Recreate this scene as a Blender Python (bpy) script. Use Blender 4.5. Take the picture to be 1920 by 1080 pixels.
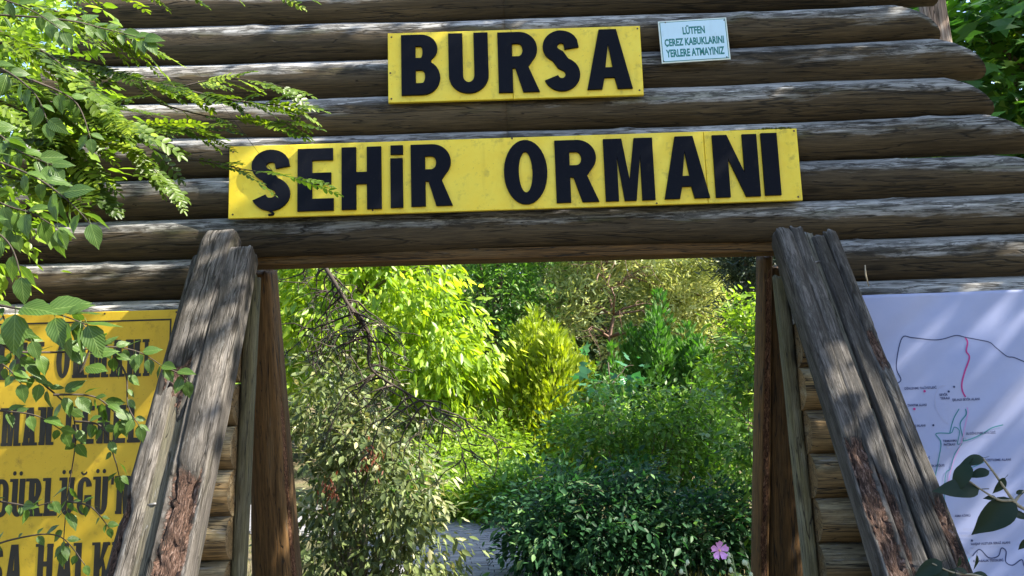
import bpy, math, random
import numpy as np
from mathutils import Vector, Matrix, Euler

for o in list(bpy.data.objects): bpy.data.objects.remove(o)
SC = bpy.context.scene
COL = SC.collection
rng = np.random.default_rng(7)
random.seed(7)

# ------------------------------------------------------------------ camera
F_PX, W_PX, H_PX = 1440.0, 1920.0, 1080.0
CAM = Vector((0.0, -4.5, 1.6))
PITCH, ROLL = math.radians(8.0), math.radians(-1.6)
cd = bpy.data.cameras.new('camera'); cam = bpy.data.objects.new('camera', cd); COL.objects.link(cam)
cd.sensor_width = 36.0; cd.lens = 36.0 * F_PX / W_PX; cd.clip_start = 0.05; cd.clip_end = 600
RM = Matrix.Rotation(math.radians(90) + PITCH, 3, 'X') @ Matrix.Rotation(ROLL, 3, 'Z')
cam.matrix_world = Matrix.Translation(CAM) @ RM.to_4x4()
SC.camera = cam
SC.render.resolution_x, SC.render.resolution_y = 1024, 576

# ------------------------------------------------------------------ light
SUN = Vector((0.74, -0.125, 0.665)).normalized()
w = bpy.data.worlds.new('World'); SC.world = w; w.use_nodes = True
nt = w.node_tree; bg = nt.nodes['Background']
sky = nt.nodes.new('ShaderNodeTexSky'); sky.sky_type = 'NISHITA'; sky.sun_disc = False
sky.sun_elevation = math.asin(SUN.z); sky.sun_rotation = math.atan2(SUN.x, SUN.y)
nt.links.new(sky.outputs[0], bg.inputs[0]); bg.inputs[1].default_value = 0.15
sd = bpy.data.lights.new('sun', 'SUN'); so = bpy.data.objects.new('sun', sd); COL.objects.link(so)
sd.energy = 5.0; sd.angle = math.radians(0.5); sd.color = (1.0, 0.93, 0.80)
so.rotation_euler = SUN.to_track_quat('Z', 'Y').to_euler(); so.location = (20, -4, 20)
SC.view_settings.view_transform = 'Standard'; SC.view_settings.look = 'None'
SC.view_settings.gamma = 1.0; SC.view_settings.use_curve_mapping = False
SC.view_settings.exposure = 1.85

# ------------------------------------------------------------------ helpers
def ray(px, py):
    return RM @ Vector(((px - W_PX/2)/F_PX, (H_PX/2 - py)/F_PX, -1.0))
def P(px, py, Y):
    d = ray(px, py); t = (Y - CAM.y)/d.y
    return CAM + d*t

def tag(o, label=None, cat=None, group=None, kind=None):
    if label: o['label'] = label
    if cat: o['category'] = cat
    if group: o['group'] = group
    if kind: o['kind'] = kind
    return o
def empty(name, loc, label=None, cat=None, group=None, parent=None):
    o = bpy.data.objects.new(name, None); COL.objects.link(o); o.location = loc
    o.empty_display_size = 0.1
    if parent: o.parent = parent
    return tag(o, label, cat, group)
def wloc(o):
    v = Vector(o.location)
    p = o.parent
    while p: v = v + Vector(p.location); p = p.parent
    return v

def make_mesh(name, V, faces, smooth=True, attrs=None):
    """V (n,3); faces: list of lists, or an int array (m,k)"""
    me = bpy.data.meshes.new(name)
    V = np.asarray(V, dtype=np.float32)
    if isinstance(faces, np.ndarray):
        m, k = faces.shape
        me.vertices.add(len(V)); me.vertices.foreach_set('co', V.ravel())
        me.loops.add(m*k); me.loops.foreach_set('vertex_index', faces.astype(np.int32).ravel())
        me.polygons.add(m); me.polygons.foreach_set('loop_start', np.arange(0, m*k, k, dtype=np.int32))
        me.update(calc_edges=True)
    else:
        me.from_pydata([tuple(map(float, v)) for v in V], [], faces); me.update()
    me.polygons.foreach_set('use_smooth', np.full(len(me.polygons), smooth, dtype=bool))
    for an, arr in (attrs or {}).items():
        arr = np.asarray(arr, dtype=np.float32)
        if arr.ndim == 1:
            a = me.attributes.new(an, 'FLOAT', 'POINT'); a.data.foreach_set('value', arr)
        else:
            a = me.attributes.new(an, 'FLOAT_VECTOR', 'POINT'); a.data.foreach_set('vector', arr.ravel())
    return me
def obj(name, V, faces, mat, parent=None, smooth=True, attrs=None, origin=None):
    """world-space verts -> object with its origin at its centre (or origin), parented to an unrotated parent"""
    V = np.asarray(V, dtype=np.float64)
    o0 = np.array(origin) if origin is not None else (V.min(0) + V.max(0))/2
    me = make_mesh(name, V - o0, faces, smooth, attrs)
    me.materials.append(mat)
    o = bpy.data.objects.new(name, me); COL.objects.link(o)
    if parent:
        o.parent = parent; o.location = Vector(o0) - wloc(parent)
    else: o.location = o0
    return o

class MB:
    def __init__(s): s.V = []; s.F = []; s.A = []; s.n = 0
    def add(s, V, F, a=0.0):
        V = np.asarray(V, float); s.V.append(V); s.F += [[i + s.n for i in f] for f in F]
        s.A.append(np.full(len(V), a) if np.isscalar(a) else np.asarray(a)); s.n += len(V)
    def obj(s, name, mat, parent=None, smooth=True, **k):
        return obj(name, np.concatenate(s.V), s.F, mat, parent, smooth, {'tint': np.concatenate(s.A)}, **k)

def tube(pts, rad, sides=6, cap=True):
    pts = [Vector(p) for p in pts]; n = len(pts)
    if np.isscalar(rad): rad = [rad]*n
    V = []; F = []
    t0 = (pts[1] - pts[0]).normalized()
    ref = Vector((0, 0, 1)) if abs(t0.z) < 0.9 else Vector((1, 0, 0))
    u = t0.cross(ref).normalized()
    for i in range(n):
        t = (pts[min(i+1, n-1)] - pts[max(i-1, 0)]).normalized()
        u = (u - t*u.dot(t)).normalized(); v = t.cross(u)
        for k in range(sides):
            a = 2*math.pi*k/sides
            V.append(tuple(pts[i] + (u*math.cos(a) + v*math.sin(a))*rad[i]))
    for i in range(n-1):
        for k in range(sides):
            k2 = (k+1) % sides
            F.append([i*sides+k, i*sides+k2, (i+1)*sides+k2, (i+1)*sides+k])
    if cap:
        F.append(list(range(sides-1, -1, -1))); F.append([(n-1)*sides+k for k in range(sides)])
    return V, F
def smooth_path(pts, n):
    pts = [Vector(p) for p in pts]
    if len(pts) < 3: return [pts[0].lerp(pts[-1], i/(n-1)) for i in range(n)]
    out = []
    m = len(pts)-1
    for i in range(n):
        s = i/(n-1)*m; k = min(int(s), m-1); t = s-k
        p0 = pts[max(k-1, 0)]; p1 = pts[k]; p2 = pts[k+1]; p3 = pts[min(k+2, m)]
        out.append(0.5*((2*p1) + (p2-p0)*t + (2*p0-5*p1+4*p2-p3)*t*t + (3*p1-p0-3*p2+p3)*t**3))
    return out
def box(c, s, rot=None):
    x, y, z = s[0]/2, s[1]/2, s[2]/2
    V = [Vector(v) for v in ((-x,-y,-z),(x,-y,-z),(x,y,-z),(-x,y,-z),(-x,-y,z),(x,-y,z),(x,y,z),(-x,y,z))]
    if rot is not None: V = [rot @ v for v in V]
    return [tuple(v + Vector(c)) for v in V], [[3,2,1,0],[4,5,6,7],[0,1,5,4],[1,2,6,5],[2,3,7,6],[3,0,4,7]]

# smooth value noise used for geometry
def vnoise(x, seed=0):
    x = np.asarray(x, float); i = np.floor(x).astype(int); f = x - i; f = f*f*(3-2*f)
    def h(k):
        k = (k*374761393 + seed*668265263) & 0xffffffff
        k = ((k ^ (k >> 13))*1274126177) & 0xffffffff
        return ((k ^ (k >> 16)) & 0xffff)/65535.0
    return h(i)*(1-f) + h(i+1)*f
def vnoise2(x, y, seed=0):
    y = np.asarray(y, float); j = np.floor(y).astype(int); g = y - j; g = g*g*(3-2*g)
    x = np.asarray(x, float); i = np.floor(x).astype(int); f = x - i; f = f*f*(3-2*f)
    def h(a, b):
        k = (a*374761393 + b*668265263 + seed*2246822519) & 0xffffffff
        k = ((k ^ (k >> 13))*1274126177) & 0xffffffff
        return ((k ^ (k >> 16)) & 0xffff)/65535.0
    return (h(i,j)*(1-f)+h(i+1,j)*f)*(1-g) + (h(i,j+1)*(1-f)+h(i+1,j+1)*f)*g

# ------------------------------------------------------------------ materials
def new_mat(name):
    m = bpy.data.materials.new(name); m.use_nodes = True
    n = m.node_tree; b = n.nodes['Principled BSDF']
    return m, n, b
def N(n, t, **k):
    x = n.nodes.new(t)
    for a, v in k.items(): setattr(x, a, v)
    return x
def ramp(n, src, stops):
    r = N(n, 'ShaderNodeValToRGB'); e = r.color_ramp.elements
    while len(e) < len(stops): e.new(0.5)
    for el, (p, c) in zip(e, stops):
        el.position = p; el.color = (*c, 1) if len(c) == 3 else c
    n.links.new(src, r.inputs[0]); return r.outputs[0]
def gramp(n, src, a, b):
    return ramp(n, src, [(a, (0,0,0)), (b, (1,1,1))])
def mix(n, f, a, b, mode='MIX'):
    m = N(n, 'ShaderNodeMix', data_type='RGBA', blend_type=mode)
    for sock, v in ((m.inputs[0], f), (m.inputs[6], a), (m.inputs[7], b)):
        if hasattr(v, 'is_linked') or hasattr(v, 'links'): n.links.new(v, sock)
        elif isinstance(v, (int, float)): sock.default_value = v
        else: sock.default_value = (*v, 1)
    return m.outputs[2]
def math_(n, op, a, b=0.0, clamp=False):
    m = N(n, 'ShaderNodeMath', operation=op, use_clamp=clamp)
    for sock, v in ((m.inputs[0], a), (m.inputs[1], b)):
        if hasattr(v, 'links'): n.links.new(v, sock)
        else: sock.default_value = v
    return m.outputs[0]
def noise(n, vec, scale, detail=4, rough=0.55, sc=None, dist=0.0):
    if sc is not None:
        mp = N(n, 'ShaderNodeMapping'); mp.inputs['Scale'].default_value = sc
        n.links.new(vec, mp.inputs[0]); vec = mp.outputs[0]
    t = N(n, 'ShaderNodeTexNoise'); t.inputs['Scale'].default_value = scale
    t.inputs['Detail'].default_value = detail; t.inputs['Roughness'].default_value = rough
    t.inputs['Distortion'].default_value = dist
    n.links.new(vec, t.inputs['Vector']); return t.outputs['Fac']
def bump(n, b, h, strength, dist):
    bp = N(n, 'ShaderNodeBump'); bp.inputs['Strength'].default_value = strength; bp.inputs['Distance'].default_value = dist
    n.links.new(h, bp.inputs['Height']); n.links.new(bp.outputs[0], b.inputs['Normal'])

def wood_mat(name, fresh, grey, up_w=1.0, lichen=0.6, moss=0.5, rotc=None, dark=(0.02, 0.017, 0.013), pale=(0.52, 0.52, 0.52)):
    """weathered wood, silvering and sky light both coloured into upward faces: attribute wc = (along, across, up) metres; rot = decayed patches"""
    m, n, b = new_mat(name); L = n.links
    at = N(n, 'ShaderNodeAttribute', attribute_name='wc')
    oi = N(n, 'ShaderNodeObjectInfo')
    rnd = math_(n, 'MULTIPLY', oi.outputs['Random'], 0.0)
    add = N(n, 'ShaderNodeVectorMath', operation='ADD'); cmb = N(n, 'ShaderNodeCombineXYZ')
    L.new(rnd, cmb.inputs[0]); L.new(rnd, cmb.inputs[1]); L.new(rnd, cmb.inputs[2])
    L.new(at.outputs['Vector'], add.inputs[0]); L.new(cmb.outputs[0], add.inputs[1]); v = add.outputs[0]
    grain = noise(n, v, 1.0, 7, 0.7, (2.6, 60, 60), 0.5)
    fine = noise(n, v, 1.0, 5, 0.7, (7, 190, 190))
    streak = noise(n, v, 1.0, 3, 0.5, (0.7, 9, 9), 0.6)
    blot = noise(n, v, 1.0, 8, 0.74, (3.2, 20, 20), 0.4)
    blot2 = noise(n, v, 1.0, 8, 0.75, (5.5, 34, 34), 0.7)
    crack = noise(n, v, 1.0, 3, 0.5, (1.3, 30, 30), 0.3)
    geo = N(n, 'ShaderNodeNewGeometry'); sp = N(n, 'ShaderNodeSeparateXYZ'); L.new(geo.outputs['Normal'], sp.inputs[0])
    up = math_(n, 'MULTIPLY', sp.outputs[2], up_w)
    weather_sky_mask = math_(n, 'ADD', up, math_(n, 'MULTIPLY', math_(n, 'SUBTRACT', streak, 0.5), 1.9))
    weather_sky_mask = math_(n, 'ADD', weather_sky_mask, math_(n, 'MULTIPLY', math_(n, 'SUBTRACT', blot, 0.5), 1.5))
    wm = gramp(n, weather_sky_mask, -0.15, 0.5)  # upward faces turn grey: weathered silver plus painted-in sky light
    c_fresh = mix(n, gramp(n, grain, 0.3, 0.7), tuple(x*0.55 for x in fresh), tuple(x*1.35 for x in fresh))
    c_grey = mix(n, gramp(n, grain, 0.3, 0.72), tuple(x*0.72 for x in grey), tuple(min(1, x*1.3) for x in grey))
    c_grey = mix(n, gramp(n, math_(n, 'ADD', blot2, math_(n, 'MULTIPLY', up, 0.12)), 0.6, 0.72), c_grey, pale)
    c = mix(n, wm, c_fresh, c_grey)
    if moss > 0:
        mm = gramp(n, math_(n, 'SUBTRACT', noise(n, v, 1.0, 5, 0.6, (2.5, 12, 12)), math_(n, 'MULTIPLY', math_(n, 'ABSOLUTE', math_(n, 'SUBTRACT', sp.outputs[2], 0.25)), 0.35)), 0.46, 0.62)
        c = mix(n, math_(n, 'MULTIPLY', mm, moss), c, (0.075, 0.085, 0.022))
    band = math_(n, 'SUBTRACT', 0.55, math_(n, 'ABSOLUTE', math_(n, 'SUBTRACT', sp.outputs[2], 0.45)))
    lm = gramp(n, math_(n, 'ADD', blot2, math_(n, 'MULTIPLY', band, 0.22)), 0.56, 0.63)
    c = mix(n, math_(n, 'MULTIPLY', lm, lichen), c, dark)
    cm = gramp(n, math_(n, 'ABSOLUTE', math_(n, 'SUBTRACT', crack, 0.5)), 0.0, 0.012)
    c = mix(n, cm, dark, c)
    ck2 = noise(n, v, 1.0, 4, 0.5, (0.45, 7, 7), 0.25)
    cm2 = gramp(n, math_(n, 'ABSOLUTE', math_(n, 'SUBTRACT', ck2, 0.53)), 0.001, 0.008)
    c = mix(n, cm2, dark, c); cm = math_(n, 'MULTIPLY', cm, cm2)
    kv = N(n, 'ShaderNodeTexVoronoi'); kv.inputs['Scale'].default_value = 1.0
    kmp = N(n, 'ShaderNodeMapping'); kmp.inputs['Scale'].default_value = (1.6, 5.5, 5.5); L.new(v, kmp.inputs[0]); L.new(kmp.outputs[0], kv.inputs['Vector'])
    km = gramp(n, kv.outputs['Distance'], 0.05, 0.13)
    c = mix(n, km, mix(n, 0.75, c, dark), c)
    fm = gramp(n, fine, 0.36, 0.6)
    c = mix(n, fm, mix(n, 0.6, c, dark), c)
    c = mix(n, 1.0, c, ramp(n, noise(n, v, 0.33, 2), [(0.36, (0.62, 0.62, 0.62)), (0.64, (1.2, 1.17, 1.12))]), 'MULTIPLY')
    hgt = math_(n, 'ADD', math_(n, 'MULTIPLY', grain, 0.5), math_(n, 'MULTIPLY', fine, 0.35))
    hgt = math_(n, 'ADD', hgt, math_(n, 'MULTIPLY', cm, 0.8))
    if rotc:
        ra = N(n, 'ShaderNodeAttribute', attribute_name='rot')
        rn = noise(n, v, 1.0, 8, 0.8, (20, 75, 75), 1.5)
        rc = ramp(n, rn, [(0.40, tuple(x*0.04 for x in rotc)), (0.47, tuple(x*0.4 for x in rotc)), (0.54, rotc), (0.62, (rotc[0]*2.0, rotc[1]*2.6, rotc[2]*3.2))])
        rm = gramp(n, math_(n, 'ADD', ra.outputs['Fac'], math_(n, 'MULTIPLY', math_(n, 'SUBTRACT', rn, 0.5), 1.6)), 0.4, 0.55)
        c = mix(n, rm, c, rc)
        hgt = math_(n, 'ADD', hgt, math_(n, 'MULTIPLY', math_(n, 'MULTIPLY', rn, rm), 2.5))
    L.new(c, b.inputs['Base Color']); b.inputs['Roughness'].default_value = 0.82
    b.inputs['Specular IOR Level'].default_value = 0.25
    bump(n, b, hgt, 0.9, 0.006)
    return m
M_LOG = wood_mat('log_wood', (0.105, 0.078, 0.046), (0.50, 0.495, 0.49), 0.95, 0.75, 0.5, pale=(0.80, 0.80, 0.81))  # grey and pale lifted to stand in for skylight on the log tops
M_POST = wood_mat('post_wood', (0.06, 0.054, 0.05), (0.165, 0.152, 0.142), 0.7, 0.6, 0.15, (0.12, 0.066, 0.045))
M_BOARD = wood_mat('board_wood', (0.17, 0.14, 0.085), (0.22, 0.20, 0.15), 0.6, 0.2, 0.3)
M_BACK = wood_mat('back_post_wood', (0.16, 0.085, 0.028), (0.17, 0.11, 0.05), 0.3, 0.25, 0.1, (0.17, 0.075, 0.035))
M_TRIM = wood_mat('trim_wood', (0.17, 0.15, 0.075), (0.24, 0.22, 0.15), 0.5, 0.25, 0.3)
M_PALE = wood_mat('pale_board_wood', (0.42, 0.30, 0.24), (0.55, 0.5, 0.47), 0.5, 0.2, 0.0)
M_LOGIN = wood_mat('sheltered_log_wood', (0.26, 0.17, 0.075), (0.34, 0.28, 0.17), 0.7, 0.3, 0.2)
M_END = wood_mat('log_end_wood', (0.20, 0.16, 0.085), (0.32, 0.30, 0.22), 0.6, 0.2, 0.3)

def paint_mat(name, col, dirt=(0.12, 0.08, 0.02), amount=0.35, rough=0.4, faded=None, bstr=0.15):
    m, n, b = new_mat(name); L = n.links
    tc = N(n, 'ShaderNodeTexCoord'); v = tc.outputs['Object']
    a = noise(n, v, 3.2, 6, 0.65); d = noise(n, v, 14, 7, 0.7); s = noise(n, v, 1.0, 5, 0.65, (16, 16, 2.6), 0.3)
    c = mix(n, gramp(n, a, 0.35, 0.7), col, faded or tuple(min(1, x*1.12) for x in col))
    c = mix(n, math_(n, 'MULTIPLY', gramp(n, d, 0.55, 0.78), amount), c, dirt)
    c = mix(n, math_(n, 'MULTIPLY', gramp(n, noise(n, v, 1.7, 7, 0.7), 0.5, 0.75), amount*0.55), c, tuple(x*0.62 for x in col))
    c = mix(n, math_(n, 'MULTIPLY', gramp(n, s, 0.58, 0.8), amount*0.5), c, tuple(x*0.6 for x in col))
    sp = gramp(n, noise(n, v, 90, 2, 0.5), 0.70, 0.73)
    c = mix(n, math_(n, 'MULTIPLY', sp, amount), c, dirt)
    L.new(c, b.inputs['Base Color']); b.inputs['Roughness'].default_value = rough
    L.new(math_(n, 'ADD', math_(n, 'MULTIPLY', d, 0.35), rough - 0.15), b.inputs['Roughness'])
    bump(n, b, d, bstr, 0.002)
    return m
M_YEL = paint_mat('yellow_sign_paint', (0.82, 0.57, 0.010), (0.22, 0.14, 0.03), 0.75, 0.45, (0.90, 0.72, 0.06))
M_YEL2 = paint_mat('golden_board_paint', (0.62, 0.39, 0.018), (0.2, 0.11, 0.02), 0.75, 0.5, (0.70, 0.48, 0.03))
M_BLACK = paint_mat('black_letter_paint', (0.005, 0.006, 0.011), (0.04, 0.035, 0.03), 0.4, 0.75, (0.006, 0.008, 0.014))
M_BLACK.node_tree.nodes['Principled BSDF'].inputs['Specular IOR Level'].default_value = 0.1
M_INK = paint_mat('black_print', (0.014, 0.014, 0.012), (0.1, 0.07, 0.02), 0.3, 0.55)
M_WHITE = paint_mat('white_sign_enamel', (0.52, 0.70, 0.80), (0.3, 0.3, 0.28), 0.25, 0.3)
M_TEAL = paint_mat('teal_print', (0.004, 0.17, 0.16), (0.1, 0.2, 0.22), 0.4, 0.5)
M_RIM = paint_mat('sign_rim', (0.66, 0.72, 0.66), (0.2, 0.2, 0.18), 0.4, 0.4)
M_NAVY = paint_mat('navy_print', (0.02, 0.035, 0.12), (0.1, 0.1, 0.2), 0.2, 0.6)
M_MAG = paint_mat('magenta_print', (0.42, 0.02, 0.19), (0.4, 0.1, 0.25), 0.2, 0.6)
M_LILAC = paint_mat('lilac_print', (0.45, 0.25, 0.5), (0.5, 0.4, 0.6), 0.2, 0.6)
M_GREENP = paint_mat('teal_line_print', (0.02, 0.2, 0.24), (0.2, 0.35, 0.4), 0.2, 0.6)
M_CYAN = paint_mat('cyan_print', (0.05, 0.5, 0.6), (0.2, 0.5, 0.6), 0.2, 0.6)
M_FADE = paint_mat('faded_print', (0.33, 0.35, 0.5), (0.4, 0.4, 0.55), 0.2, 0.6)
def banner_mat():
    m, n, b = new_mat('banner_fabric'); L = n.links
    tc = N(n, 'ShaderNodeTexCoord'); v = tc.outputs['Object']
    c = mix(n, gramp(n, noise(n, v, 2.2, 5), 0.35, 0.7), (0.29, 0.335, 0.56), (0.37, 0.40, 0.60))
    sp = gramp(n, noise(n, v, 42, 6, 0.75), 0.66, 0.70)
    reg = gramp(n, noise(n, v, 3.0, 3), 0.52, 0.64)
    c = mix(n, math_(n, 'MULTIPLY', math_(n, 'MULTIPLY', sp, reg), 0.75), c, (0.12, 0.13, 0.15))
    L.new(c, b.inputs['Base Color']); b.inputs['Roughness'].default_value = 0.5
    wv = N(n, 'ShaderNodeTexWave', bands_direction='Z'); wv.inputs['Scale'].default_value = 75
    L.new(v, wv.inputs['Vector'])
    bump(n, b, wv.outputs['Fac'], 0.25, 0.0008)
    return m
M_BANNER = banner_mat()
def plain(name, col, rough=0.7, metal=0.0, sc=30, var=0.35):
    m, n, b = new_mat(name)
    tc = N(n, 'ShaderNodeTexCoord')
    f = noise(n, tc.outputs['Object'], sc, 5, 0.65)
    n.links.new(mix(n, gramp(n, f, 0.3, 0.7), tuple(x*(1-var) for x in col), tuple(min(1, x*(1+var)) for x in col)), b.inputs['Base Color'])
    b.inputs['Roughness'].default_value = rough; b.inputs['Metallic'].default_value = metal
    bump(n, b, f, 0.3, 0.004)
    return m
M_NAIL = plain('rusty_nail', (0.10, 0.06, 0.04), 0.6, 0.6)
M_STEEL = plain('grey_bolt', (0.22, 0.21, 0.2), 0.5, 0.7)
M_MOSS = plain('moss_clump', (0.07, 0.075, 0.015), 0.95, 0, 80)
M_BARK = plain('bark', (0.10, 0.075, 0.055), 0.9, 0, 18, 0.5)
M_TWIG = plain('twig_bark', (0.045, 0.033, 0.024), 0.85, 0, 60, 0.4)
M_TWIGL = plain('pale_twig_bark', (0.22, 0.19, 0.13), 0.85, 0, 60, 0.4)
M_DRY = plain('dry_stalk', (0.42, 0.35, 0.24), 0.9, 0, 60, 0.4)
M_STEM = plain('green_stem', (0.20, 0.26, 0.10), 0.7, 0, 60, 0.3)
M_BUD = plain('pale_bud', (0.55, 0.60, 0.38), 0.75, 0, 60, 0.2)
M_PETAL = plain('pink_petal', (0.80, 0.36, 0.70), 0.6, 0, 60, 0.2)
M_HEART = plain('flower_heart', (0.75, 0.5, 0.2), 0.6, 0, 60, 0.2)

def leaf_mat(name, ca, cb, cc=None, trans=0.45, tcol=None, rough=0.42, spec=0.45, vein=False, orand=0.0):
    m, n, b = new_mat(name); L = n.links
    at = N(n, 'ShaderNodeAttribute', attribute_name='tint')
    oi = N(n, 'ShaderNodeObjectInfo')
    geo = N(n, 'ShaderNodeNewGeometry')
    nz = noise(n, geo.outputs['Position'], 1.6, 3, 0.6)
    t = math_(n, 'ADD', at.outputs['Fac'], math_(n, 'MULTIPLY', math_(n, 'SUBTRACT', nz, 0.5), 0.7))
    t = math_(n, 'ADD', t, math_(n, 'MULTIPLY', math_(n, 'SUBTRACT', oi.outputs['Random'], 0.5), 0.4 if vein else orand), True)
    stops = [(0.1, ca), (0.8, cb)] + ([(0.97, cc)] if cc else [])
    c = ramp(n, t, stops)
    if vein:
        va = N(n, 'ShaderNodeAttribute', attribute_name='luv'); sp = N(n, 'ShaderNodeSeparateXYZ'); L.new(va.outputs['Vector'], sp.inputs[0])
        ax = math_(n, 'ABSOLUTE', sp.outputs[0])
        mid = gramp(n, ax, 0.0, 0.05)
        s = math_(n, 'SINE', math_(n, 'MULTIPLY', math_(n, 'SUBTRACT', sp.outputs[1], math_(n, 'MULTIPLY', ax, 0.55)), 46.0))
        side = gramp(n, s, 0.86, 0.99)
        vm = math_(n, 'MULTIPLY', mid, math_(n, 'SUBTRACT', 1.0, math_(n, 'MULTIPLY', side, 0.55)))
        c = mix(n, vm, mix(n, 0.5, c, (0.30, 0.40, 0.12)), c)
        bump(n, b, s, 0.25, 0.0015)
    L.new(c, b.inputs['Base Color']); b.inputs['Roughness'].default_value = rough; b.inputs['Specular IOR Level'].default_value = spec
    tr = N(n, 'ShaderNodeBsdfTranslucent')
    tc2 = mix(n, 1.0, c, tcol or (1.4, 1.5, 0.6), 'MULTIPLY')
    L.new(tc2, tr.inputs[0])
    mx = N(n, 'ShaderNodeMixShader'); mx.inputs[0].default_value = trans
    out = n.nodes['Material Output']
    L.new(b.outputs[0], mx.inputs[1]); L.new(tr.outputs[0], mx.inputs[2]); L.new(mx.outputs[0], out.inputs[0])
    return m
L_LOCUST = leaf_mat('locust_leaf', (0.035, 0.07, 0.008), (0.12, 0.19, 0.014), (0.27, 0.35, 0.03), 0.42, orand=0.9)
L_BROAD = leaf_mat('broad_leaf', (0.03, 0.07, 0.014), (0.085, 0.16, 0.024), (0.22, 0.31, 0.04), 0.4, vein=True)
L_YELLOW = leaf_mat('yellow_green_leaf', (0.14, 0.25, 0.018), (0.31, 0.43, 0.035), (0.52, 0.58, 0.14), 0.5, (1.7, 1.6, 0.5))
L_PALE = leaf_mat('pale_olive_leaf', (0.065, 0.10, 0.03), (0.20, 0.245, 0.08), (0.44, 0.42, 0.22), 0.3, (1.3, 1.2, 0.7), 0.5)
L_RED = leaf_mat('red_brown_leaf', (0.16, 0.045, 0.02), (0.30, 0.10, 0.05), (0.35, 0.2, 0.1), 0.3, (1.4, 0.9, 0.6), 0.6)
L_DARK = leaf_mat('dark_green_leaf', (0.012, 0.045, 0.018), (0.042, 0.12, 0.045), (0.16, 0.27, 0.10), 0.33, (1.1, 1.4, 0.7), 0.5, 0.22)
L_MID = leaf_mat('mid_green_leaf', (0.06, 0.14, 0.028), (0.17, 0.32, 0.055), (0.38, 0.48, 0.14), 0.48)
L_LIME = leaf_mat('lime_leaf', (0.12, 0.21, 0.02), (0.26, 0.38, 0.04), (0.4, 0.5, 0.1), 0.45)
L_GOLD = leaf_mat('golden_conifer_spray', (0.13, 0.21, 0.012), (0.32, 0.39, 0.022), (0.5, 0.52, 0.06), 0.35, (1.5, 1.5, 0.4), 0.6)
L_CYP = leaf_mat('green_conifer_spray', (0.035, 0.10, 0.016), (0.085, 0.20, 0.026), (0.2, 0.33, 0.06), 0.3, (1.2, 1.6, 0.5), 0.6)
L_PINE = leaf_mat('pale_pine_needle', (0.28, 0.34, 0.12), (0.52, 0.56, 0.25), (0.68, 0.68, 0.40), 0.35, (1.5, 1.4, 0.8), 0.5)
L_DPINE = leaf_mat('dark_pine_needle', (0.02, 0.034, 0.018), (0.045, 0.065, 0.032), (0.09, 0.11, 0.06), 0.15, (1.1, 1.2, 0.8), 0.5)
L_FIG = leaf_mat('blue_green_leaf', (0.03, 0.12, 0.05), (0.08, 0.22, 0.09), (0.18, 0.34, 0.2), 0.3, (1.0, 1.5, 0.8), 0.35)
L_MAPLE = leaf_mat('maple_leaf', (0.04, 0.12, 0.025), (0.11, 0.24, 0.03), (0.26, 0.38, 0.06), 0.45)
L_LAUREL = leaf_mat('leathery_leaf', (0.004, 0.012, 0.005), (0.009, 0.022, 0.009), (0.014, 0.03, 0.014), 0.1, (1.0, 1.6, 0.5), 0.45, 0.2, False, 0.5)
L_FAR = leaf_mat('far_leaf', (0.035, 0.07, 0.022), (0.10, 0.15, 0.045), (0.22, 0.26, 0.1), 0.35)
L_CANOPY = leaf_mat('canopy_leaf', (0.05, 0.11, 0.02), (0.10, 0.19, 0.03), None, 0.4)
L_GRASS = leaf_mat('grass_blade', (0.10, 0.13, 0.03), (0.26, 0.24, 0.09), (0.42, 0.36, 0.2), 0.3, (1.3, 1.2, 0.6), 0.6)

# ------------------------------------------------------------------ ground, path
def ground_mat():
    m, n, b = new_mat('forest_floor'); tc = N(n, 'ShaderNodeTexCoord'); v = tc.outputs['Object']
    a = noise(n, v, 0.8, 6, 0.65); d = noise(n, v, 22, 6, 0.7)
    c = mix(n, gramp(n, a, 0.4, 0.65), (0.13, 0.10, 0.055), (0.07, 0.085, 0.025))
    c = mix(n, gramp(n, d, 0.5, 0.7), c, (0.26, 0.20, 0.11))
    n.links.new(c, b.inputs['Base Color']); b.inputs['Roughness'].default_value = 0.95
    bump(n, b, d, 0.8, 0.03); return m
gx = np.linspace(-1, 1, 61); gs = np.sign(gx)*np.abs(gx)**2.5*260
GX, GY = np.meshgrid(gs, gs)
GR = np.sqrt(GX**2 + (GY - 5)**2)
GZ = np.clip((GR - 13)/60, 0, 1)**1.3*14 + 0.05*vnoise2(GX*1.1+40, GY*1.1+40, 3)*np.clip((np.abs(GX)-1.6)/2, 0, 1) - 0.02
idx = np.arange(61*61).reshape(61, 61)
gf = np.stack([idx[:-1,:-1], idx[:-1,1:], idx[1:,1:], idx[1:,:-1]], -1).reshape(-1, 4)
tag(obj('ground', np.stack([GX, GY, GZ], -1).reshape(-1, 3), gf, ground_mat(), origin=(0, 0, 0)), kind='structure')

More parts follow.
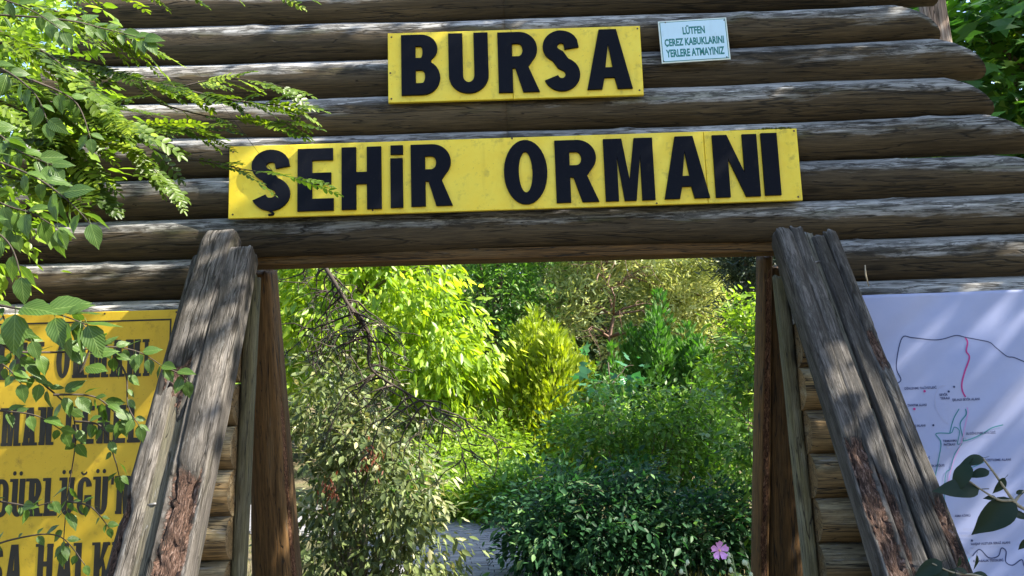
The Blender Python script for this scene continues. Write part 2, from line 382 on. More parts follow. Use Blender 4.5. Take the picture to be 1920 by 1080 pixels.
def paver_mat():
    m, n, b = new_mat('grey_paver'); at = N(n, 'ShaderNodeAttribute', attribute_name='tint')
    tc = N(n, 'ShaderNodeTexCoord')
    d = noise(n, tc.outputs['Object'], 30, 5, 0.7)
    c = mix(n, at.outputs['Fac'], (0.17, 0.167, 0.185), (0.27, 0.265, 0.28))
    c = mix(n, gramp(n, d, 0.5, 0.75), c, (0.17, 0.15, 0.13))
    n.links.new(c, b.inputs['Base Color']); b.inputs['Roughness'].default_value = 0.85
    bump(n, b, d, 0.4, 0.004); return m
M_PAVER = paver_mat()
pc = smooth_path([(-0.2, -8, 0), (-0.2, -3, 0), (-0.25, 1, 0), (-0.35, 3.4, 0), (-0.9, 5.0, 0), (-2.4, 6.2, 0), (-5.2, 6.8, 0)], 120)
PWID = 1.15
bed_v = []; bed_f = []
for i, p in enumerate(pc):
    t = (pc[min(i+1, 119)] - pc[max(i-1, 0)]).normalized(); s = Vector((t.y, -t.x, 0))
    bed_v += [tuple(p - s*PWID + Vector((0,0,0.022))), tuple(p + s*PWID + Vector((0,0,0.022)))]
    if i: bed_f.append([2*i-2, 2*i-1, 2*i+1, 2*i])
path = tag(obj('path', bed_v, bed_f, plain('path_joint_sand', (0.13, 0.12, 0.10), 0.95)), kind='structure')
mb = MB()
cum = 0.0; nrow = 0
# pavers laid in running bond across the path
L_tot = sum((pc[i+1]-pc[i]).length for i in range(119)); acc = [0]
for i in range(119): acc.append(acc[-1] + (pc[i+1]-pc[i]).length)
s_ = 0.05
while s_ < L_tot - 0.1:
    k = int(np.searchsorted(acc, s_)) - 1; k = max(0, min(k, 118)); f = (s_-acc[k])/max(1e-6, acc[k+1]-acc[k])
    p = pc[k].lerp(pc[k+1], f); t = (pc[k+1]-pc[k]).normalized(); sd_ = Vector((t.y, -t.x, 0))
    if p.y > -1.5:
        off = -PWID + (0.05 if nrow % 2 else 0.10)
        R = Matrix((sd_, t, Vector((0,0,1)))).transposed()
        while off < PWID - 0.06:
            c = p + sd_*off
            V, F = box((c.x, c.y, 0.034 + random.uniform(-0.002, 0.003)), (0.192, 0.092, 0.04), R)
            mb.add(V, F, random.random()); off += 0.2
    s_ += 0.1; nrow += 1
pv = mb.obj('paver', M_PAVER, path, smooth=False); pv['kind'] = 'stuff'

# ------------------------------------------------------------------ the log gateway
BOW = 0.017
def bow(X): return -BOW*X*X
GATE = empty('log_gateway', (0, 0, 0), 'dark weathered log gateway with stepped gable over leaning timber posts', 'gateway')
RAD = 0.116
def top_line_fit(samples):
    """pixel samples on a log's upper silhouette -> (quadratic z-centre in X)"""
    xs, zs = [], []
    for px, py in samples:
        d = ray(px, py); th = math.atan2(d.z, math.hypot(d.x, d.y)*1.0)
        X = P(px, py, -0.05).x
        q = P(px, py, bow(X) - RAD*math.sin(th))
        xs.append(q.x); zs.append(q.z - RAD*math.cos(th))
    return np.polyfit(xs, zs, 2 if len(xs) > 3 else 1)
LINES = [
 [(290,53),(500,49),(600,46),(900,40),(1180,29.5),(1480,17),(1620,10),(1700,8)],
 [(260,125),(500,119),(600,117.5),(727,114),(1370,90),(1480,88),(1620,80),(1765,74)],
 [(330,195),(500,191.5),(600,188),(727,185),(1210,168),(1480,159),(1620,151),(1780,146)],
 [(200,267),(420,263),(600,258),(900,252),(1180,241),(1480,231),(1620,226),(1800,217)],
 [(200,341),(430,336),(1500,303),(1620,299),(1900,291)],
 [(220,416),(430,409),(1500,378),(1620,373.5),(1920,363)],
 [(200,491.5),(370,487),(1565,453),(1620,450),(1920,441)],
 [(210,568),(345,566),(1600,529),(1920,519)]]
FIT = [top_line_fit(s) for s in LINES]
z_at0 = [np.polyval(f, 0.0) for f in FIT]
PITCHZ = (z_at0[0] - z_at0[7])/7
def log_mesh(x0, x1, fit, r, seed, cut0=0.0, cut1=0.0):
    """horizontal log between x0 and x1; cut = how far the top of an end is sawn back"""
    n = max(8, int((x1-x0)/0.05)); ns = 28
    xs = np.linspace(0, 1, n)
    V = np.zeros((n, ns, 3)); WC = np.zeros((n, ns, 3))
    ang = np.arange(ns)/ns*2*np.pi
    kn = [(rng.uniform(x0+0.15, x1-0.15), rng.uniform(0, 2*np.pi)) for _ in range(int((x1-x0)*2)+1)] if x1-x0 > 0.4 else []
    for i, t in enumerate(xs):
        cz = np.cos(ang); cy = np.sin(ang)          # cz up, cy: -front..
        up = (cz + 1)/2
        # oblique sawn ends: the underside reaches farther than the top, with a rounded profile
        a0 = x0 + cut0*(1 - np.clip(1 - up**1.3, 0, 1)**0.8)
        a1 = x1 - cut1*(1 - np.clip(1 - up**1.3, 0, 1)**0.8)
        X = a0 + (a1 - a0)*t
        rr = r*(1 + 0.012*math.sin(seed*2.4)*X + 0.085*(vnoise(X*1.1 + seed*7.1, seed) - 0.5) + 0.07*(vnoise2(X*2.2, ang*3.0 + seed, seed+5) - 0.5)
                + 0.018*(vnoise2(X*9, ang*6.0 + seed, seed+9) - 0.5))
        for kx, ka in kn:
            da = np.abs((ang - ka + np.pi) % (2*np.pi) - np.pi)
            rr = rr + 0.011*np.exp(-((X-kx)/0.05)**2 - (da/0.28)**2)
        Z0 = np.polyval(fit, X) + 0.012*(vnoise(X*1.0 + 30, seed+6) - 0.5); Y0 = bow(X) + 0.03*(vnoise(X*0.8 + 20, seed+3) - 0.5)
        V[i,:,0] = X; V[i,:,1] = Y0 - rr*cy; V[i,:,2] = Z0 + rr*cz
        WC[i,:,0] = X + seed*3.7; WC[i,:,1] = -r*cy + seed*1.9; WC[i,:,2] = r*cz + seed*2.3
    V = V.reshape(-1, 3); WC = WC.reshape(-1, 3)
    F = []
    for i in range(n-1):
        for k in range(ns):
            k2 = (k+1) % ns
            F.append([i*ns+k, i*ns+k2, (i+1)*ns+k2, (i+1)*ns+k])
    c0 = len(V); V = np.vstack([V, V[:ns].mean(0), V[-ns:].mean(0)]); WC = np.vstack([WC, [x0+seed*3.7,seed*1.9,seed*2.3], [x1+seed*3.7,seed*1.9,seed*2.3]])
    for k in range(ns):
        k2 = (k+1) % ns
        F.append([k2, k, c0]); F.append([(n-1)*ns+k, (n-1)*ns+k2, c0+1])
    return V, F, WC
def add_log(x0, x1, fit, r=RAD, seed=0, cut0=0.0, cut1=0.0, mat=None):
    V, F, WC = log_mesh(x0, x1, fit, r*1.045, seed, cut0, cut1)
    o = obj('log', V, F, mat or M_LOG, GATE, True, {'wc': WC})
    # keep the sawn ends crisp
    me = o.data
    sm = np.ones(len(me.polygons), bool); sm[-2*28:] = False
    me.polygons.foreach_set('use_smooth', sm)
    return o
def X_of(px, py): return P(px, py, -0.12).x
ends_r = [X_of(1757,73), X_of(1836,135), X_of(1852,215), X_of(1925,282), X_of(1975,352), X_of(2035,430), X_of(2080,500), X_of(2140,570)]
seed = 1
top3 = []
for j in range(3, 0, -1):                                       # logs above the frame's edge
    f = FIT[0].copy(); f[-1] += PITCHZ*j; xe = ends_r[0] + 0.02 - 0.13*(j-1) - (0.05 if j > 1 else 0)
    add_log(-xe, -0.0004, f, seed=seed, cut0=0.2); add_log(0.0004, xe, f, seed=seed, cut1=0.2); seed += 2
for i in range(5):
    xe = ends_r[i]
    add_log(-xe - 0.05*(i % 2), -0.0004, FIT[i], seed=seed, cut0=0.2)
    add_log(0.0004, xe, FIT[i], seed=seed, cut1=0.34); seed += 2
add_log(-ends_r[5], ends_r[5], FIT[5], seed=seed, cut0=0.2, cut1=0.2); seed += 1
pole_later = []
# opening edges (lean slightly outwards going down)
TL = [P(474,560,-0.02), P(448,1080,-0.02)]
TR = [P(1466,560,-0.02), P(1521,1080,-0.02)]
def edge_x(T, z):
    s = (z - T[0].z)/(T[1].z - T[0].z); return T[0].x + (T[1].x - T[0].x)*s
fl = FIT[7]; k = 0
zlog = []
for j in range(6, 24):
    if j <= 7: f = FIT[j]
    else:
        f = FIT[7].copy(); f[-1] -= PITCHZ*(j-7)*1.005
    zl = np.polyval(f, -1.6); zr = np.polyval(f, 1.6)
    if min(zl, zr) < 0.02: break
    add_log(-ends_r[min(j,7)] - 0.06*(j-7 if j > 7 else 0), edge_x(TL, zl) - 0.034 + random.uniform(-0.006, 0.004), f, r=RAD*(1.03 if j > 7 else 0.985), seed=seed, cut0=0.05, mat=M_LOGIN if j > 7 else M_LOG)
    add_log(edge_x(TR, zr) + 0.034 + random.uniform(-0.004, 0.006), ends_r[min(j,7)] + 0.06*(j-7 if j > 7 else 0), f, r=RAD*(1.03 if j > 7 else 0.985), seed=seed+1, cut1=0.05, mat=M_LOGIN if j > 7 else M_LOG)
    seed += 2

def pole(name, pa, pb, wa, wb, h, mat, parent, seed=0, ex=0.75, cracks=(), rots=(), ns=32, nl=90, rough=1.0, topround=0.0, face=None, bottaper=0.0):
    """straight timber from pa to pb: wa/wb widths, h thickness; ex<1 squarish section.
    cracks: (angle, width, depth, t0, t1); rots: (angle, half-angle, t0, t1, depth)"""
    pa = Vector(pa); pb = Vector(pb); a = (pb - pa); Ln = a.length; a = a/Ln
    l = Vector((1,0,0)); l = (l - a*l.dot(a)).normalized(); nn = a.cross(l)
    if nn.y > 0: nn = -nn
    if face is not None:
        q = Matrix.Rotation(face, 3, a); l = q @ l; nn = q @ nn
    ts = np.linspace(0, 1, nl); ang = np.arange(ns)/ns*2*np.pi
    V = np.zeros((nl, ns, 3)); WC = np.zeros((nl, ns, 3)); RT = np.zeros((nl, ns))
    c, s = np.cos(ang), np.sin(ang)
    sx = np.sign(c)*np.abs(c)**ex; sy = np.sign(s)*np.abs(s)**ex
    A, B, C = np.array(a), np.array(l), np.array(nn)
    for i, t in enumerate(ts):
        wd = wa + (wb - wa)*t
        sc = 1 + rough*(0.07*(vnoise(t*Ln*2 + seed*3.3, seed) - 0.5) + 0.05*(vnoise2(t*Ln*5 + seed, ang*4 + seed, seed+2) - 0.5) + 0.03*(vnoise2(t*Ln*20 + seed, ang*9, seed+4) - 0.5))
        inn = np.zeros(ns)
        for (ca, cw, cdp, t0, t1) in cracks:
            if t0 <= t <= t1:
                cc_ = ca + 0.12*(vnoise(t*9 + seed, seed+7) - 0.5)
                da = np.abs((ang - cc_ + np.pi) % (2*np.pi) - np.pi)
                inn += cdp*np.exp(-(da/cw)**2)*min(1, (t-t0)*12, (t1-t)*12 + 0.2)
        for (ra, rw, t0, t1, dp) in rots:
            cc_ = ra + 0.35*(vnoise(t*7 + seed, seed+11) - 0.5)
            da = np.abs((ang - cc_ + np.pi) % (2*np.pi) - np.pi)
            e = np.clip(1.6*(1 - (da/rw)**2), 0, 1)*np.clip(min((t-t0), (t1-t))*14, 0, 1)
            e = np.clip(e*1.9 - 1.25*vnoise2(t*Ln*9 + seed, ang*4, seed+13) - 0.5*vnoise2(t*Ln*30 + seed, ang*9, seed+15), 0, 1)
            RT[i] = np.maximum(RT[i], e)
            inn += dp*e*(0.45 + 0.9*vnoise2(t*Ln*34, ang*16, seed+17))
        rt = 1.0
        if topround > 0: rt = min(1.0, 0.72 + 0.28*math.sqrt(min(1, t*Ln/topround)))
        if bottaper and t > 1-bottaper: rt = 1 - 0.72*((t-1+bottaper)/bottaper)**1.3
        cx = sx*(wd/2)*sc*(rt*0.4+0.6); cy = sy*(h/2)*sc*rt
        if bottaper: cy = cy - (h/2)*(1-rt)*0.75
        rl = np.maximum(1e-4, np.sqrt(cx*cx + cy*cy)); fct = np.maximum(0.2, (rl - inn)/rl)
        cx = cx*fct; cy = cy*fct
        endj = 0.0
        if i == 0: endj = (vnoise(ang*3 + seed, seed+21) - 0.5)*0.03
        p = np.array(pa) + A*(t*Ln)
        V[i] = p[None] + cx[:,None]*B[None] + cy[:,None]*C[None] + (np.ones(ns)*endj)[:,None]*A[None]
        WC[i,:,0] = t*Ln + seed*3.7; WC[i,:,1] = sx*wd/2 + seed*1.9; WC[i,:,2] = sy*h/2 + seed*2.3
    V = V.reshape(-1,3); WC = WC.reshape(-1,3); RT = RT.ravel()
    F = []
    for i in range(nl-1):
        for k in range(ns):
            k2 = (k+1) % ns; F.append([i*ns+k, (i+1)*ns+k, (i+1)*ns+k2, i*ns+k2])
    c0 = len(V); V = np.vstack([V, V[:ns].mean(0), V[-ns:].mean(0)]); WC = np.vstack([WC, [seed*3.7,seed*1.9,seed*2.3], [Ln+seed*3.7,seed*1.9,seed*2.3]]); RT = np.append(RT, [0,0])
    for k in range(ns):
        k2 = (k+1) % ns
        F.append([k, k2, c0]); F.append([(nl-1)*ns+k2, (nl-1)*ns+k, c0+1])
    if np.dot(np.cross(V[F[0][1]]-V[F[0][0]], V[F[0][3]]-V[F[0][0]]), V[0]-np.array(pa)) < 0:
        F = [f[::-1] for f in F]
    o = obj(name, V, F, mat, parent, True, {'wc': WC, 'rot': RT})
    return o
# batten added unseen behind the half-log joint to stop light in the gap
pole('light_stop_batten', (0,0.15,4.6), (0,0.15,2.62), 0.12, 0.12, 0.05, M_BACK, GATE, 33, 0.3, rough=0.3, nl=30)
# lintel plank under the lowest full-width log
p0 = P(470,492,0.03); p1 = P(1470,465,0.03)
pole('lintel', p0, p1, 0.16, 0.16, 0.075, M_BACK, GATE, 31, 0.3, rough=0.3, face=math.radians(90))
# trim boards on the opening edges
for T, nm in ((TL, 0), (TR, 1)):
    d = (T[1]-T[0]); top = T[0] - d*(0.13/ d.length*1.0) ; bot = T[0] + d*((T[0].z - 0.02)/(T[0].z - T[1].z))
    pole('trim_board', top, bot, 0.068, 0.072, 0.10, M_TRIM, GATE, 41+nm, 0.5, rough=0.5)

# leaning front posts: every timber lies in the post's leaning plane
def lean_plane(Yt, zt, Yb, zb, setback=0.0):
    k = (Yb-Yt)/(zb-zt)
    nrm = Vector((0, 1, -k)).normalized(); pt = Vector((0, Yt, zt)) + nrm*setback
    def f(px, py):
        d = ray(px, py); t = (pt - CAM).dot(nrm)/d.dot(nrm); return CAM + d*t
    return f
def to_ground(a, b, z=0.0):
    return a + (b - a)*((a.z - z)/(a.z - b.z))
FP = lean_plane(-0.31, 2.48, -1.30, 0.86); FPB = lean_plane(-0.31, 2.48, -1.30, 0.86, -0.015)
FPF = lean_plane(-0.31, 2.48, -1.30, 0.86, -0.012)
def fpole(name, a, b, wa, wb, h, parent, seed, plane=FP, ground=True, mat=M_POST, **k):
    A = plane(*a); B = plane(*b); g = to_ground(A, B) if ground else B
    if ground: wb = wa + (wb - wa)*((A-g).length/(A-B).length)
    return pole(name, A, g, wa, wb, h, mat, parent, seed, **k)
H2 = math.pi/2
lp = fpole('front_post', (453,474), (323,1080), 0.165, 0.17, 0.15, GATE, 51, topround=0.03, ex=0.34, rough=0.7,
           cracks=((H2+0.5, 0.12, 0.014, 0.0, 0.6), (H2-0.3, 0.06, 0.010, 0.2, 0.8)),
           rots=((H2-0.05, 0.85, 0.42, 1.0, 0.034), (H2+0.9, 0.4, 0.22, 0.36, 0.012)), nl=160, ns=40)
lp['label'] = 'weathered leaning post with rotten reddish brown heartwood'
fpole('pole', (420,441), (296,868), 0.18, 0.16, 0.15, lp, 52, plane=FPF, ground=False, topround=0.1, bottaper=0.3, ex=0.32, rough=0.7, nl=160, ns=44,
      cracks=((H2+0.02, 0.05, 0.022, 0.05, 0.75), (H2-0.55, 0.05, 0.012, 0.3, 1.0), (H2+0.7, 0.05, 0.012, 0.1, 0.9)),
      rots=((H2+0.15, 0.75, 0.60, 0.95, 0.035), (H2+0.9, 0.6, 0.8, 1.0, 0.04)))
fpole('pole', (378,486), (228,1080), 0.075, 0.125, 0.13, lp, 53, topround=0.05, nl=140,
      cracks=((H2, 0.1, 0.012, 0.0, 0.6),), rots=((H2+0.8, 0.8, 0.45, 1.0, 0.03),))
fpole('board', (388,560), (275,1080), 0.15, 0.13, 0.05, lp, 54, plane=FPB, ex=0.3, mat=M_BOARD, rough=0.3, nl=40)
rp = fpole('front_post', (1464,441), (1665,1055), 0.098, 0.115, 0.15, GATE, 61, topround=0.05, nl=160, ex=0.55,
           cracks=((H2+0.3, 0.08, 0.010, 0.0, 0.5),), rots=((H2+0.05, 1.0, 0.40, 1.0, 0.03),))
rp['label'] = 'leaning post of paired split timbers with a recessed strip between them'
fpole('pole', (1487,440), (1704,1055), 0.075, 0.112, 0.14, rp, 62, nl=160, ex=0.4,
      cracks=((H2-0.2, 0.08, 0.010, 0.3, 0.9),), rots=((H2+0.75, 0.75, 0.45, 1.0, 0.03),))
fpole('pole', (1529,455), (1756,1055), 0.064, 0.095, 0.13, rp, 63, nl=140, ex=0.35, cracks=((H2, 0.07, 0.008, 0.1, 0.9),), rots=((H2-0.6, 0.4, 0.78, 0.9, 0.03),))
fpole('pole', (1550,443), (1785,1055), 0.068, 0.092, 0.145, rp, 64, nl=160, topround=0.04, ex=0.6, cracks=((H2+0.6, 0.1, 0.014, 0.0, 1.0),), rots=((H2-0.1, 1.0, 0.2, 0.36, 0.022), (H2+0.2, 1.1, 0.5, 1.0, 0.028)))
for (a, b) in (((1508,441),(1624,763)), ((1625,767),(1673,903)), ((1674,907),(1735,1078))):
    fpole('board', a, b, 0.085, 0.10, 0.04, rp, 65 + a[0] % 7, plane=FPB, ground=(b[1] > 1070), ex=0.25, mat=M_BOARD, rough=0.2, nl=30)
V, F = tube([FPF(1512,496) + Vector((0,-0.03,0)), FPF(1535,492) + Vector((0,-0.03,0))], 0.006, 8)
obj('bolt', V, F, M_STEEL, rp)
V, F = tube([FPF(276,947) + Vector((0,-0.02,0)), FPF(300,942) + Vector((0,-0.04,0))], 0.006, 8)
obj('bolt', V, F, M_STEEL, lp)
# rear legs of the A-frames, feet away from the camera
def bpole(a, Ya, b, Yb, wa, wb, h, seed, parent, **k):
    A = P(*a, Ya); B = P(*b, Yb); g = to_ground(A, B)
    return pole('back_post' if parent is GATE else 'pole', A, g, wa, wa + (wb-wa)*((A-g).length/(A-B).length), h, M_BACK, parent, seed, **k)
b1 = bpole((490,508), 0.22, (512,1080), 0.85, 0.14, 0.27, 0.17, 71, GATE, ex=0.7, cracks=((H2-0.5, 0.08, 0.02, 0.1, 1.0),), rough=0.6)
bpole((508,510), 0.27, (553,1080), 0.92, 0.045, 0.075, 0.2, 72, b1, ex=0.8, rots=((H2-0.3, 0.9, 0.0, 1.0, 0.012),), rough=0.7)
b2 = bpole((1455,500), 0.26, (1468,1080), 0.62, 0.12, 0.25, 0.17, 73, GATE, ex=0.7, cracks=((H2+0.4, 0.08, 0.02, 0.1, 1.0),), rough=0.6)
bpole((1433,482), 0.22, (1424,1080), 0.60, 0.075, 0.09, 0.18, 74, b2, ex=0.8, rots=((H2, 0.5, 0.0, 1.0, 0.008),), rough=0.7)
# pale board standing behind the right gable end
pole('gable_board', P(1738,-60,0.2), P(1775,190,0.2), 0.16, 0.17, 0.04, M_PALE, GATE, 81, 0.2, rough=0.2)
pole('gable_board', P(1690,-60,0.24) - Vector((5.1,0,-.06)), P(1720,190,0.24) - Vector((5.1,0,-.06)), 0.16, 0.17, 0.04, M_PALE, GATE, 82, 0.2, rough=0.2)

# ------------------------------------------------------------------ lettering
def arc(cx, cy, rx, ry, a0, a1, n=14):
    return [(cx + rx*math.cos(math.radians(a0 + (a1-a0)*i/n)), cy + ry*math.sin(math.radians(a0 + (a1-a0)*i/n))) for i in range(n+1)]
def s_shape(w, s):
    """one stroke along an S centre line"""
    h = s/2; W = w/2
    c = arc(W, 0.735, W-h, 0.265-h*0.92, 18, 250, 22) + arc(W, 0.275, W-h, 0.275-h*0.92, 78, -162, 24)
    c[0] = (w-h*1.02, 0.70)
    # thicken
    L_, R_ = [], []
    for i in range(len(c)):
        a = c[max(0, i-1)]; b = c[min(len(c)-1, i+1)]
        dx, dy = b[0]-a[0], b[1]-a[1]; l = math.hypot(dx, dy); nx, ny = -dy/l, dx/l
        hh = h*(1.0 if 6 < i < len(c)-6 else 0.98)
        L_.append((c[i][0]+nx*hh, c[i][1]+ny*hh*0.92)); R_.append((c[i][0]-nx*hh, c[i][1]-ny*hh*0.92))
    return [L_ + R_[::-1]]
def glyph(ch, w, s=0.225):
    """closed loops (outer, holes) for a bold capital of height 1 and width w"""
    v = s*0.86
    if ch == 'B':
        m = 0.53
        out = [(0,0)] + [(w*0.55,0)] + arc(w*0.55, 0.285, w*0.45, 0.285, -90, 62, 12) + arc(w*0.50, 0.765, w*0.44, 0.235, -50, 90, 12) + [(0,1)]
        h1 = [(s,v)] + arc(w*0.53, 0.30, w*0.45-s, 0.30-v, -90, 90, 10) + [(s, 2*0.30-v)]
        y0, y1 = 0.61, 1-v; cy = (y0+y1)/2
        h2 = [(s,y0)] + arc(w*0.50, cy, w*0.42-s, (y1-y0)/2, -90, 90, 10) + [(s,y1)]
        return [out, h1, h2]
    if ch == 'U':
        r = w/2
        return [[(0,1)] + arc(r, 0.30, r, 0.30, 180, 360, 20) + [(w,1),(w-s,1)] + arc(r, 0.30, r-s, 0.30-v*0.95, 360, 180, 20) + [(s,1)]]
    if ch == 'R':
        out = [(0,0),(s,0),(s,0.40),(w*0.42,0.40),(w-s*1.15,0),(w,0)] + [(w*0.74,0.42)] + arc(w*0.52, 0.715, w*0.45, 0.285, -42, 90, 14) + [(0,1)]
        y0, y1 = 0.40+v, 1-v; cy = (y0+y1)/2
        return [out, [(s,y0)] + arc(w*0.50, cy, w*0.46-s, (y1-y0)/2, -90, 90, 10) + [(s,y1)]]
    if ch == 'S': return s_shape(w, s*1.02)
    if ch == 'A':
        t = s*0.62; m = w/2
        out = [(0,0),(s*1.05,0),(s*1.05+0.045*w/0.75,0.19),(w-s*1.05-0.045*w/0.75,0.19),(w-s*1.05,0),(w,0),(m+t,1),(m-t,1)]
        k = 0.36; hw = (w/2 - s*1.12)*(1-k)*0.86
        return [out, [(m-hw,k),(m+hw,k),(m,0.76)]]
    if ch == 'E': return [[(0,0),(w,0),(w,v),(s,v),(s,0.5-v*0.42),(w*0.93,0.5-v*0.42),(w*0.93,0.5+v*0.55),(s,0.5+v*0.55),(s,1-v),(w*0.98,1-v),(w*0.98,1),(0,1)]]
    if ch == 'F': return [[(0,0),(s,0),(s,0.42),(w*0.93,0.42),(w*0.93,0.6),(s,0.6),(s,1-v),(w,1-v),(w,1),(0,1)]]
    if ch == 'H': return [[(0,0),(s,0),(s,0.5-v/2),(w-s,0.5-v/2),(w-s,0),(w,0),(w,1),(w-s,1),(w-s,0.5+v/2),(s,0.5+v/2),(s,1),(0,1)]]
    if ch == 'I': return [[(0,0),(w,0),(w,1),(0,1)]]
    if ch == 'O': return [arc(w/2, 0.5, w/2, 0.5, 0, 350, 34), arc(w/2, 0.5, w/2-s, 0.5-v*0.95, 0, 350, 34)]
    if ch == 'M':
        t = s*0.9
        return [[(0,0),(t,0),(t,0.72),(w/2-t*0.45,0),(w/2+t*0.45,0),(w-t,0.72),(w-t,0),(w,0),(w,1),(w-t*1.42,1),(w/2,0.33),(t*1.42,1),(0,1)]]
    if ch == 'N': return [[(0,0),(s,0),(s,0.62),(w-s,0),(w,0),(w,1),(w-s,1),(w-s,0.38),(s,1),(0,1)]]
    if ch == 'T': return [[(w/2-s/2,0),(w/2+s/2,0),(w/2+s/2,1-v),(w,1-v),(w,1),(0,1),(0,1-v),(w/2-s/2,1-v)]]
    if ch == 'L': return [[(0,0),(w,0),(w,v),(s,v),(s,1),(0,1)]]
    if ch == 'K': return [[(0,0),(s,0),(s,0.32),(s*1.4,0.42),(w-s*1.2,0),(w,0),(w*0.62,0.6),(w,1),(w-s*1.1,1),(s,0.56),(s,1),(0,1)]]
    if ch == 'D': return [[(0,0),(w*0.5,0)] + arc(w*0.5, 0.3, w*0.5, 0.3, -90, 0, 8) + arc(w*0.5, 0.7, w*0.5, 0.3, 0, 90, 8) + [(0,1)],
                          [(s,v)] + arc(w*0.5, 0.3, w*0.5-s, 0.3-v, -90, 0, 8) + arc(w*0.5, 0.7, w*0.5-s, 0.3-v, 0, 90, 8) + [(s,1-v)]]
    if ch == 'G':
        r = w/2
        return [arc(r, 0.72, r, 0.28, 5, 180, 12) + arc(r, 0.28, r, 0.28, 180, 360, 12) + [(w,0.52),(r,0.52),(r,0.36),(w-s,0.36)] + arc(r, 0.28, r-s, 0.28-v*0.9, 0, -180, 12) + arc(r, 0.72, r-s, 0.28-v*0.9, 180, 5, 12)]
    return [[(0,0),(w,0),(w,1),(0,1)]]

DG = None
def curve_to_mesh(cu):
    o = bpy.data.objects.new('tmp', cu); COL.objects.link(o)
    dg = bpy.context.evaluated_depsgraph_get(); dg.update()
    me = bpy.data.meshes.new_from_object(o.evaluated_get(dg))
    V = np.array([v.co[:] for v in me.vertices]).reshape(-1, 3); F = [list(p.vertices) for p in me.polygons]
    bpy.data.objects.remove(o); bpy.data.meshes.remove(me)
    return V, F
def loops_mesh(loops, depth, bevel=0.0):
    cu = bpy.data.curves.new('tmp', 'CURVE'); cu.dimensions = '2D'; cu.fill_mode = 'BOTH'
    cu.extrude = depth/2; cu.bevel_depth = bevel; cu.bevel_resolution = 1; cu.offset = -bevel
    for lp_ in loops:
        sp = cu.splines.new('POLY'); sp.points.add(len(lp_)-1); sp.use_cyclic_u = True
        for p, (x, y) in zip(sp.points, lp_): p.co = (x, y, 0, 1)
    return curve_to_mesh(cu)
def text_mesh(txt, bold=0.0):
    """(V,F) flat text; x from 0 to width, capital height about 1"""
    cu = bpy.data.curves.new('tmp', 'FONT'); cu.body = txt; cu.size = 1.4; cu.offset = bold; cu.resolution_u = 2
    V, F = curve_to_mesh(cu)
    return V, F
class Frame:
    """local frame of a sign in the wall plane: u right, v up, w towards the viewer"""
    def __init__(s, tl, tr, br, bl, Y):
        q = [P(*c, Y) for c in (tl, tr, br, bl)]
        s.Y = Y
        s.c = sum(q, Vector())/4
        u = ((q[1]+q[2]) - (q[0]+q[3])); s.u = u.normalized(); s.n = Vector((0,-1,0)); s.v = s.u.cross(Vector((0,1,0)))
        if s.v.z < 0: s.v = -s.v
        s.w = u.length/2; s.h = abs(((q[0]+q[1]) - (q[2]+q[3])).dot(s.v))/2
    def uv(s, px, py):
        d = P(px, py, s.Y) - s.c; return d.dot(s.u), d.dot(s.v)
    def to(s, u, v, w): return s.c + s.u*u + s.v*v + s.n*w
    def pts(s, A): 
        A = np.asarray(A, float); return np.array(s.c)[None] + A[:,:1]*np.array(s.u) + A[:,1:2]*np.array(s.v) + A[:,2:3]*np.array(s.n)
def bevel_box(fr, u0, u1, v0, v1, w0, w1, b=0.003):
    V = [(u0+b,v0+b,w1),(u1-b,v0+b,w1),(u1-b,v1-b,w1),(u0+b,v1-b,w1),(u0,v0,w1-b),(u1,v0,w1-b),(u1,v1,w1-b),(u0,v1,w1-b),(u0,v0,w0),(u1,v0,w0),(u1,v1,w0),(u0,v1,w0)]
    F = [[0,1,2,3]] + [[4+i, 4+(i+1)%4, (i+1)%4, i] for i in range(4)] + [[8+i, 8+(i+1)%4, 4+(i+1)%4, 4+i] for i in range(4)] + [[11,10,9,8]]
    return fr.pts(V), F
def nail(fr, u, v, w, parent, r=0.006):
    V = [(u, v, w+0.003)] + [(u + r*math.cos(a*0.785), v + r*math.sin(a*0.785), w+0.0005) for a in range(8)]
    obj('nail', fr.pts(V), [[0, 1+i, 1+(i+1) % 8] for i in range(8)], M_NAIL, parent)
def letter(fr, ch, x0, x1, ytop, ybot, w, depth, mat, parent, s=None, name='letter'):
    xm = (x0+x1)/2; ym = (ytop+ybot)/2
    u0, _ = fr.uv(x0, ym); u1, _ = fr.uv(x1, ym); _, vt = fr.uv(xm, ytop); _, vb = fr.uv(xm, ybot)
    H = vt - vb; W = (u1-u0)/H
    loops = glyph(ch, W, s or 0.225)
    V, F = loops_mesh([[(x*H, y*H) for x, y in lp_] for lp_ in loops], depth, 0.0012 if depth > 0.005 else 0.0)
    V = V + np.array([u0, vb, w + depth/2])
    return obj(name, fr.pts(V), F, mat, parent, smooth=False)
# --- BURSA sign
SY = -0.152
fr = Frame((727,66), (1199,51), (1206,181), (730,195), SY)
bs = empty('yellow_sign', fr.c, 'shorter yellow sign with raised black letters BURSA on two panels', 'sign', 'yellow signs with raised black letters')
us, _ = fr.uv(960, 122)
for (a, b) in ((-fr.w/2, us-0.0012), (us+0.0012, fr.w/2)):
    V, F = bevel_box(fr, a, b, -fr.h/2, fr.h/2, 0, 0.022); obj('panel', V, F, M_YEL, bs, False)
for ch, x0, x1, yt, yb in (('B',754,826,70,182),('U',842,916,67,179),('R',934,1010,65,177),('S',1018,1086,62,175),('A',1098,1182,60,171)):
    letter(fr, ch, x0, x1, yt, yb, 0.0225, 0.014, M_BLACK, bs)
for (x, y) in ((735,73),(735,188),(1194,57),(1198,172),(733,140)):
    nail(fr, *fr.uv(x, y), 0.0225, bs)
